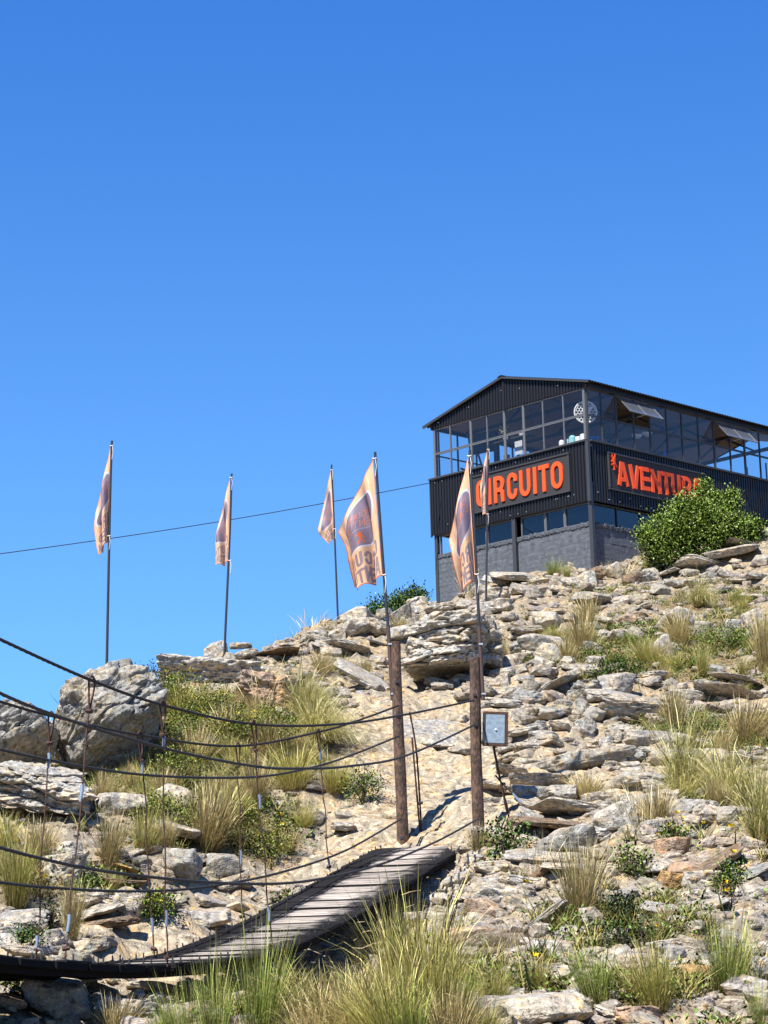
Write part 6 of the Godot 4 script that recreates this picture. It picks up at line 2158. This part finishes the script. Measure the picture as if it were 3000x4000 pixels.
# ------------------------------------------------------------------ grasses and shrubs
# kind, pixel foot x y, pixel height and width, what it is and where
const TUSSOCKS := [
	["green", 1010, 4090, 500, 330, "tall fresh green grass clump in front of the bridge, centre of the bottom edge"], ["green", 840, 4100, 400, 260, "shorter green grass clump left of the tallest one at the bottom edge"],
	["straw", 1290, 4110, 300, 300, "tall seeding straw grass between the green clump and the olive one"], ["olive", 1620, 4010, 560, 420, "broad olive tussock hiding the right edge of the bridge boards"],
	["olive", 1420, 4080, 300, 320, "lower olive grass at the bottom edge under the bridge"], ["green", 1800, 4060, 330, 260, "green grass right of the broad olive tussock"], ["olive", 1560, 3830, 280, 220, "olive tuft right below the bridge boards"],
	["green", 720, 4110, 300, 240, "low fresh grass left of the green clumps at the bottom edge"],
	["straw", 1380, 4110, 300, 300, "seeding straw grass leaning towards the olive tussock"], ["straw", 1210, 4120, 230, 260, "straw grass filling the bottom edge under the bridge boards"], ["olive", 1530, 4090, 380, 340, "olive grass just left of the broad olive tussock"],
	["olive", 1700, 4040, 480, 330, "olive grass on the right flank of the broad olive tussock"], ["green", 1600, 4120, 320, 300, "green grass along the bottom edge below the broad olive tussock"], ["straw", 1760, 4110, 260, 260, "straw grass at the bottom edge right of the olive tussock"], ["olive", 1880, 4090, 220, 220, "short olive grass left of the bottom boulder's edge"],
	["dry", 1985, 3700, 170, 300, "shaggy drooping grey grass below the tan tilted slab"], ["straw", 450, 4060, 170, 190, "small straw tuft at the bottom edge left of the green clump"], ["green", 640, 4100, 200, 200, "green tuft at the bottom edge far left of the bridge gap"],
	["straw", 2268, 3622, 330, 250, "tall straw tussock with long seed stalks, lower right"], ["green", 2330, 3935, 270, 260, "green and straw tussock below the tall straw one"], ["olive", 2565, 3955, 300, 190, "upright olive tussock right of the split tan rock"],
	["green", 2840, 3900, 340, 250, "tall dark green tussock in the bottom right corner"], ["olive", 2100, 3880, 140, 90, "small brown tuft above the bottom boulder"], ["olive", 1935, 3940, 190, 160, "olive tuft left of the bottom boulder"], ["green", 2960, 4010, 200, 180, "green tuft cut by the bottom right corner"],
	["feather", 2685, 3125, 300, 260, "pale feather grass fountain on top of the smooth grey boulder"], ["feather", 2860, 3130, 200, 300, "feather grass swept to the right of the smooth boulder"], ["feather", 2990, 3330, 330, 250, "drooping feather grass cut by the right frame edge"],
	["straw", 2915, 2920, 190, 190, "straw tussock right of the small stone scree"], ["olive", 2745, 2650, 150, 70, "narrow olive tuft on the upper grassy slope"], ["straw", 2985, 2630, 250, 110, "tall straw grass at the right edge of the upper slope"], ["straw", 2270, 2560, 170, 140, "straw tussock above the rubble pile"],
	["straw", 2300, 2450, 120, 110, "straw tuft near the crest right of the rubble pile"], ["straw", 2660, 2535, 160, 150, "straw tussock between the upright pale stones"], ["olive", 2515, 2590, 110, 110, "olive tuft left of the upright pale stone"], ["straw", 2565, 3225, 150, 170, "straw tuft left of the smooth grey boulder"],
	["straw", 2290, 3120, 100, 170, "straw tuft on the ledge above the long brown slab"], ["straw", 2640, 2860, 180, 120, "straw tuft at the end of the longest pale slab"], ["feather", 2548, 2235, 105, 105, "bright feather tuft at the foot of the round bush"], ["feather", 2730, 2375, 130, 110, "yellow green tuft on the crest slope below the round bush"],
	["green", 2160, 2250, 80, 110, "green tuft at the cabin wall, left of the brown crest stone"], ["green", 2215, 2255, 60, 70, "smaller green tuft against the cabin wall"],
	["straw", 422, 3410, 240, 140, "olive straw tussock by the grey boulder under the ledge"], ["olive", 560, 3340, 200, 150, "olive tussock right of the big boulder's foot"], ["straw", 810, 3330, 270, 220, "large straw tussock in the grassy patch below the crest"], ["olive", 870, 3260, 230, 180, "olive tussock uphill of the large straw one"],
	["straw", 275, 3680, 240, 110, "orange straw tuft beside the second left hanger"], ["olive", 60, 3560, 330, 190, "long olive grass at the left edge above the bridge"], ["straw", 150, 3370, 170, 150, "straw grass in the hollow under the low ledge"], ["olive", 20, 3330, 150, 150, "olive grass at the left edge under the low ledge"],
	["feather", 1190, 2830, 210, 200, "pale wind-blown grass uphill of the bridge ropes"], ["feather", 1240, 2910, 190, 250, "pale grass beside the bare path's left rim"], ["straw", 1050, 2960, 170, 170, "straw tuft in the middle of the grassy patch"], ["olive", 1150, 3090, 200, 230, "olive grass by the path's left rim"],
	["olive", 1310, 3100, 160, 170, "olive tussock nearest the left post on the path's rim"], ["straw", 1000, 3150, 190, 170, "straw tussock under the crossing ropes"], ["straw", 890, 2910, 160, 160, "straw tuft below the pinkish boulder"], ["straw", 1260, 2650, 110, 100, "straw tuft on the rocks left of the left banner pole"],
	["olive", 1330, 2640, 90, 90, "olive tuft among the sloping slabs by the left pole"], ["straw", 1870, 3340, 120, 110, "straw tuft at the foot of the right post"], ["straw", 1960, 2600, 120, 80, "straw tuft right of the layered outcrop"], ["straw", 1430, 2670, 110, 60, "straw tuft beside the left post's top"],
	["straw", 760, 3030, 190, 190, "straw tussock right of the big cracked boulder"], ["olive", 700, 2800, 150, 160, "olive grass at the right flank of the big boulder"], ["olive", 1180, 3240, 120, 150, "low olive tuft above the bridge's upper left hanger"], ["straw", 650, 3330, 150, 130, "straw tuft left of the large straw tussock"],
	["wisp", 330, 2690, 130, 260, "thin pale grass on the skyline over the big boulder"], ["wisp", 180, 2720, 100, 160, "thin pale grass on the skyline left of the big boulder"], ["wisp", 1240, 2480, 90, 200, "thin pale stalks on the rocky crest"], ["wisp", 2420, 2260, 70, 160, "thin stalks along the cabin's foundation"],
	["wisp", 1850, 2330, 110, 170, "thin stalks on the crest in front of the cabin"], ["wisp", 2100, 3440, 180, 190, "thin straw stalks above the tall straw tussock"], ["wisp", 1080, 2800, 200, 380, "thin straw stalks over the grassy patch"], ["wisp", 2500, 3260, 190, 200, "thin straw stalks left of the smooth boulder"],
]

func build_plants() -> void:
	var k := 0
	for q in TUSSOCKS:
		var foot := hit(q[1], q[2] - q[3] * 0.04)
		var d := -foot.z
		foot.y = ground(foot.x, foot.z) - 0.02
		if q[2] > 3995:
			foot = hit(q[1], q[2])
			d = -foot.z
			foot.y = ground(foot.x, foot.z) - 0.02
		var o := mi("grass_tussock", bunch(q[0], k % 4), mats.grass)
		var h: float = q[3] * d / FOCAL * (1.5 if q[0] == "feather" else 1.12)
		var w: float = q[4] * d / FOCAL * (1.3 if q[0] == "feather" else 1.05)
		o.transform = Transform3D(Basis(Vector3.UP, rng.randf() * TAU if q[0] != "feather" else rng.randf_range(-0.4, 0.4)).rotated(Vector3(0, 0, 1), rng.randf_range(-0.14, 0.10)).rotated(Vector3.RIGHT, rng.randf_range(-0.1, 0.14)) * Basis.from_scale(Vector3(w, h, w * rng.randf_range(0.8, 1.1))), foot)
		tag(o, q[5], "grass tussock", "grass tussocks on the hillside")
		k += 1
	# smaller tussocks wherever plants grow
	var n := 0
	var spots := []
	var tries := 0
	while n < 165 and tries < 8000:
		tries += 1
		var d := 12.5 * exp(rng.randf() * 1.35)
		var x := d * rng.randf_range(-0.19, 0.19)
		if cover(x, d) < rng.randf_range(0.25, 0.95) or d > 47.0:
			continue
		var here := pixel(Vector3(x, ground(x, -d), -d))
		var patch := Vector2((here.x - 950.0) / 420.0, (here.y - 2930.0) / 330.0).length() < 1.0
		if n >= 110 and not patch:
			continue
		if absf(x - along(LEFT_EDGE, d) - 0.5) < 0.8 and d < 24.5:
			continue
		var px := pixel(Vector3(x, ground(x, -d), -d))
		var kind: String = ["olive", "straw", "green", "straw", "olive", "feather"][rng.randi() % 6]
		var o := mi("grass_tussock", bunch(kind, rng.randi() % 4), mats.grass)
		var h := rng.randf_range(0.14, 0.30) * (1.0 if d < 20.0 else 1.4)
		o.transform = Transform3D(Basis(Vector3.UP, rng.randf() * TAU).rotated(Vector3(0, 0, 1), rng.randf_range(-0.25, 0.2)) * Basis.from_scale(Vector3(h * rng.randf_range(0.7, 1.2), h, h * 0.9)), Vector3(x, ground(x, -d) - 0.02, -d))
		var word: String = {"olive": "small olive grass tuft", "straw": "small straw coloured tuft", "green": "small green grass tuft", "feather": "small pale feathery tuft"}[kind]
		spots.append([o, px, word])
		n += 1
	var by := {}
	for s in spots:
		var q := side_of(s[1])
		var key: String = s[2] + " " + q[0]
		if not by.has(key):
			by[key] = []
		by[key].append([q[1], s[0]])
	for key in by:
		var l: Array = by[key]
		l.sort_custom(func(a, b): return a[0] < b[0])
		for i in l.size():
			tag(l[i][1], ("" if l.size() == 1 else NTH[mini(i, 15)] + " ") + key.replace(" grass tuft", " tuft").replace(" coloured", ""), "grass tussock", "small tufts on the hillside")
	# shrubs
	var dk := Color(0.08, 0.14, 0.022)
	var lt := Color(0.27, 0.40, 0.06)
	var big := thing("bush", "round dense green bush in front of the AVENTURA sign", "bush", at(2700, 2215, 46.8))
	var lobes := []
	for q in [[2590, 2090, 115], [2700, 2020, 130], [2790, 2050, 125], [2870, 2090, 110], [2640, 2150, 95], [2760, 2140, 110], [2755, 1945, 58], [2748, 1900, 34], [2850, 1960, 55], [2930, 2060, 60], [2950, 2110, 55], [2540, 2100, 55], [2830, 2180, 70], [2570, 2180, 60], [2700, 2200, 60], [2860, 1935, 30]]:
		var p := at(q[0], q[1], 46.8 + rng.randf_range(-0.25, 0.35)) - big.position
		lobes.append(Vector4(p.x, p.y, p.z, q[2] * 46.8 / FOCAL * 0.88))
	mi("crown", foliage(60, lobes, 4000, 9, 0.058, Color(0.11, 0.19, 0.03), Color(0.40, 0.54, 0.10), 0.9, 0.12), mats.leaf, big)
	part("stem", stems(61, Vector3.ZERO, lobes.slice(0, 8), 0.03), mats.twig, big)
	var b2 := thing("bush", "green bush showing over the crest left of the cabin", "bush", at(1540, 2440, 45.0))
	var lo2 := []
	for q in [[1480, 2375, 45], [1540, 2390, 55], [1610, 2340, 55], [1570, 2360, 50], [1460, 2405, 35], [1640, 2330, 30]]:
		var p := at(q[0], q[1], 45.0) - b2.position
		lo2.append(Vector4(p.x, p.y, p.z, q[2] * 45.0 / FOCAL))
	mi("crown", foliage(62, lo2, 520, 8, 0.06, Color(0.05, 0.10, 0.02), Color(0.20, 0.31, 0.05), 0.9, 0.13), mats.leaf, b2)
	part("stem", stems(63, Vector3.ZERO, lo2, 0.02), mats.twig, b2)
	var yl := Color(0.29, 0.37, 0.05)
	var gr := "low shrubs on the hillside"
	shrub("shrub", "yellow flowering shrub at the top right shoulder of the big boulder", 11, 640, 2700, 240, 200, 0, Color(0.13, 0.17, 0.03), Color(0.36, 0.43, 0.07), 0.034, 0.45, gr, 30)
	shrub("shrub", "dark twiggy shrub on the skyline right of the big boulder", 12, 570, 2625, 110, 80, 27.5, Color(0.05, 0.05, 0.025), Color(0.10, 0.11, 0.04), 0.035, 0.30, gr)
	shrub("shrub", "leafy shrub between the big boulder and the straw grass", 13, 710, 2860, 270, 230, 0, Color(0.13, 0.17, 0.03), Color(0.36, 0.43, 0.07), 0.034, 0.45, gr, 20)
	shrub("shrub", "green shrub with yellow flowers beside the tape-wrapped hanger", 14, 690, 3000, 220, 200, 0, Color(0.13, 0.17, 0.03), Color(0.36, 0.43, 0.07), 0.034, 0.45, gr, 24)
	shrub("shrub", "bright green shrub below the big boulder's right foot", 15, 640, 3170, 230, 180, 0, Color(0.13, 0.17, 0.03), Color(0.36, 0.43, 0.07), 0.034, 0.45, gr)
	shrub("shrub", "shrub with many pale yellow flowers above the bridge boards", 16, 610, 3530, 130, 140, 0, dk, lt, 0.035, 0.6, gr, 70, Color(0.62, 0.60, 0.12))
	shrub("shrub", "low green herbs beside the pale rock on the left bank", 17, 330, 3470, 120, 90, 0, dk, lt, 0.035, 0.5, gr)
	shrub("shrub", "feathery green herb near the left end of the bridge", 18, 110, 3660, 110, 90, 0, dk, Color(0.15, 0.27, 0.04), 0.03, 0.6, gr)
	shrub("shrub", "dark leafy shrub behind the first left hanger", 19, 195, 3575, 80, 130, 0, Color(0.03, 0.045, 0.015), Color(0.08, 0.11, 0.03), 0.035, 0.45, gr)
	shrub("shrub", "dark shrub on the rim of the bare path", 20, 1420, 3070, 140, 140, 0, Color(0.03, 0.05, 0.012), lt, 0.04, 0.55, gr, 8)
	shrub("shrub", "leafy green plant at the foot of the right wooden post", 21, 1985, 3285, 150, 150, 0, Color(0.04, 0.08, 0.012), Color(0.17, 0.29, 0.04), 0.055, 0.55, gr, 3)
	shrub("shrub", "dark green shrub right of the tall straw tussock", 22, 2435, 3560, 120, 160, 0, Color(0.02, 0.04, 0.015), Color(0.07, 0.12, 0.04), 0.035, 0.6, gr)
	shrub("shrub", "green shrub behind the tall straw tussock's stalks", 23, 2465, 3360, 130, 130, 0, dk, lt, 0.04, 0.5, gr, 4)
	shrub("shrub", "green shrub with yellow flowers under the smooth boulder", 24, 2640, 3270, 120, 110, 0, dk, lt, 0.035, 0.5, gr, 16)
	shrub("shrub", "fine green herb by the small grey slab on the right", 25, 2860, 3440, 120, 140, 0, dk, lt, 0.03, 0.5, gr, 5)
	shrub("shrub", "green herbs between the tussocks near the bottom right", 26, 2450, 3650, 200, 120, 0, Color(0.03, 0.06, 0.02), Color(0.10, 0.18, 0.04), 0.03, 0.5, gr, 6)
	shrub("shrub", "low green plants on the upper slope right of the rubble", 27, 2420, 2610, 240, 110, 0, dk, Color(0.14, 0.25, 0.04), 0.04, 0.5, gr, 8)
	shrub("shrub", "low green plants around the upright pale stones", 28, 2840, 2500, 240, 120, 0, dk, lt, 0.04, 0.45, gr, 8)
	shrub("shrub", "green herbs under the olive grass at the path's rim", 29, 1020, 3290, 240, 130, 0, Color(0.13, 0.17, 0.03), Color(0.36, 0.43, 0.07), 0.034, 0.45, gr, 8)
	shrub("shrub", "green shrub left of the pinkish boulder", 30, 840, 2760, 220, 180, 0, Color(0.13, 0.17, 0.03), Color(0.36, 0.43, 0.07), 0.034, 0.45, gr, 20)
	shrub("shrub", "green creeping plants in the bottom left corner", 31, 120, 3880, 220, 90, 0, dk, Color(0.15, 0.28, 0.03), 0.035, 0.6, gr)
	shrub("shrub", "dark green plants in the shade below the straw tussock", 32, 2560, 3880, 170, 110, 0, dk, lt, 0.035, 0.5, gr, 3)
	shrub("shrub", "leafy cover in the grass centre, above the crossing ropes", 33, 1000, 2850, 320, 180, 0, Color(0.13, 0.17, 0.03), Color(0.36, 0.43, 0.07), 0.034, 0.45, gr, 18)
	shrub("shrub", "leafy cover low in the grassy patch by the second left hanger", 34, 900, 3170, 260, 160, 0, Color(0.13, 0.17, 0.03), Color(0.36, 0.43, 0.07), 0.034, 0.45, gr, 18)
	shrub("shrub", "green plants beside the bridge's upper left boards", 35, 1150, 3530, 130, 90, 0, dk, lt, 0.035, 0.5, gr, 3)
	# ground cover nobody could count
	var low := foliage(71, [Vector4(0, 0.02, 0, 0.11), Vector4(0.12, 0.02, 0.05, 0.08)], 13, 5, 0.032, Color(0.08, 0.13, 0.022), Color(0.24, 0.34, 0.06), 0.55, 0.07)
	var tuft := bunch("olive", 7)
	var v1: Array[Transform3D] = []
	var v2: Array[Transform3D] = []
	var t1: Array[Color] = []
	var t2: Array[Color] = []
	var short_tuft := short_grass(9)
	tries = 0
	while tries < 29000:
		tries += 1
		var d := 11.5 * exp(rng.randf() * 1.45)
		var x := d * rng.randf_range(-0.22, 0.28)
		if d > 50.0:
			continue
		var cv := cover(x, d)
		if cv < rng.randf_range(0.25, 1.1):
			continue
		if absf(x - along(LEFT_EDGE, d) - 0.5) < 0.62 and d < 24.2:
			continue
		var p := Vector3(x, ground(x, -d), -d)
		var s := rng.randf_range(0.6, 1.4)
		var b := Basis(Vector3.UP, rng.randf() * TAU) * Basis.from_scale(Vector3(s, s * rng.randf_range(0.7, 1.3), s))
		var g := rng.randf_range(0.7, 1.2)
		if rng.randf() < 0.5:
			v1.append(Transform3D(b, p))
			t1.append(Color(g, g, g * 0.95))
		else:
			v2.append(Transform3D(b, p))
			t2.append(Color(g * rng.randf_range(0.9, 1.1), g, g * 0.9))
	scatter("ground_cover", "low leafy plants covering the soil between the rocks", low, mats.leaf, v1, t1)
	scatter("short_grass", "short grass growing between the rocks", short_tuft, mats.grass, v2, t2)
	var bl := PackedVector3Array()
	var bn := PackedVector3Array()
	var bc := PackedColorArray()
	var fr := RandomNumberGenerator.new()
	fr.seed = 3
	for q in 6:
		leaf_at(bl, bn, bc, Vector3(0, 0.18, 0), Vector3(cos(q * 1.05), 0.5, sin(q * 1.05)), 0.028, 0.012, Color(0.80, 0.55, 0.01), fr)
	leaf_at(bl, bn, bc, Vector3.ZERO, Vector3(0, 3, 0), 0.2, 0.004, Color(0.08, 0.14, 0.03), fr)
	var fm := from_arrays(bl, bn, bc)
	var fw: Array[Transform3D] = []
	for q in [[1080, 3320], [2060, 3525], [1950, 3325], [2090, 3895], [2650, 3255], [2670, 3270], [2865, 3320], [2870, 3440], [2850, 3565], [2840, 3570], [1970, 2535], [2500, 2675], [2640, 2785], [2830, 3035], [2750, 3280], [700, 2650], [1290, 3080], [960, 3080], [1100, 3240], [880, 3200], [70, 3345], [180, 3495], [2600, 2745], [2880, 2780]]:
		var p := hit(q[0], q[1] + 25)
		fw.append(Transform3D(Basis(Vector3.UP, rng.randf() * TAU) * Basis.from_scale(Vector3.ONE * rng.randf_range(1.1, 1.7)), p))
	scatter("yellow_flower", "scattered small yellow flowers on thin stems", fm, mats.leaf, fw, [])

func short_grass(sd: int) -> ArrayMesh:
	var r := RandomNumberGenerator.new()
	r.seed = sd
	var v := PackedVector3Array()
	var n := PackedVector3Array()
	var c := PackedColorArray()
	for k in 26:
		var a := r.randf() * TAU
		var p := Vector3(cos(a), 0, sin(a)) * r.randf() * 0.10
		var dir := (Vector3(r.randfn(), 2.2, r.randfn())).normalized()
		var ln := r.randf_range(0.08, 0.24)
		var line: Array[Vector3] = [p, p + dir * ln * 0.5, p + dir * ln + Vector3(dir.x, -0.15, dir.z) * ln * 0.35]
		var g := r.randf()
		var lo := Color(0.14, 0.15, 0.035).lerp(Color(0.30, 0.23, 0.09), g)
		var hi := Color(0.20, 0.26, 0.06).lerp(Color(0.52, 0.42, 0.20), g)
		ribbon(v, n, c, line, Vector3(cos(a + 1.3), 0, sin(a + 1.3)), 0.005, 0.0, [lo, lo.lerp(hi, 0.6), hi])
	return from_arrays(v, n, c)

# ------------------------------------------------------------------ the scene
func _ready() -> void:
	var cam := Camera3D.new()
	cam.name = "camera"
	cam.fov = 2.0 * rad_to_deg(atan(2000.0 / FOCAL))
	cam.near = 0.1
	cam.far = 6000.0
	cam.position = Vector3(0, EYE, 0)
	cam.basis = Basis(Vector3.RIGHT, PITCH) * Basis(Vector3(0, 0, 1), -ROLL)
	add_child(cam)
	cam.current = true
	var env := Environment.new()
	env.background_mode = Environment.BG_SKY
	var sky := Sky.new()
	var air := ProceduralSkyMaterial.new()
	air.sky_top_color = SKY_TOP
	air.sky_horizon_color = SKY_LOW
	air.sky_curve = SKY_CURVE
	air.ground_bottom_color = Color(0.30, 0.27, 0.22)
	air.ground_horizon_color = Color(0.42, 0.40, 0.36)
	air.sun_angle_max = 1.0
	sky.sky_material = air
	env.sky = sky
	env.tonemap_mode = Environment.TONE_MAPPER_LINEAR
	env.tonemap_exposure = EXPOSURE
	env.sdfgi_enabled = true
	env.ssao_enabled = true
	env.ssil_enabled = true
	var we := WorldEnvironment.new()
	we.name = "environment"
	we.environment = env
	add_child(we)
	var sun := DirectionalLight3D.new()
	sun.name = "sun"
	sun.light_energy = SUN_ENERGY
	sun.light_color = Color(1.0, 0.98, 0.945)
	sun.light_angular_distance = 0.5
	sun.shadow_enabled = true
	add_child(sun)
	sun.look_at_from_position(sun_way * 60.0, Vector3.ZERO)

	rng.seed = 20240
	fine.seed = 4
	fine.noise_type = FastNoiseLite.TYPE_SIMPLEX
	fine.frequency = 1.0
	fine.fractal_octaves = 3
	cells.seed = 31
	cells.noise_type = FastNoiseLite.TYPE_CELLULAR
	cells.frequency = 1.25
	cells.fractal_type = FastNoiseLite.FRACTAL_NONE
	cells.cellular_return_type = FastNoiseLite.RETURN_DISTANCE2_SUB
	plates.seed = 31
	plates.noise_type = FastNoiseLite.TYPE_CELLULAR
	plates.frequency = 1.25
	plates.fractal_type = FastNoiseLite.FRACTAL_NONE
	plates.cellular_return_type = FastNoiseLite.RETURN_CELL_VALUE
	coarse.seed = 9
	coarse.noise_type = FastNoiseLite.TYPE_SIMPLEX_SMOOTH
	coarse.frequency = 0.16
	coarse.fractal_octaves = 3
	make_materials()
	build_hill()
	make_cabin()
	make_bridge()
	make_post("left weathered wooden post holding the bridge ropes, banner pole on its left", at(1546, 2506, 24.0), at(1573, 3285, 24.0), 0.058, 0.070, 1)
	make_post("right weathered wooden post holding the bridge ropes, metal box on its right", at(1853, 2570, 23.7), at(1868, 3245, 23.7), 0.060, 0.070, 2)
	make_box()
	make_banners()
	make_wire()
	build_stones()
	build_plants()
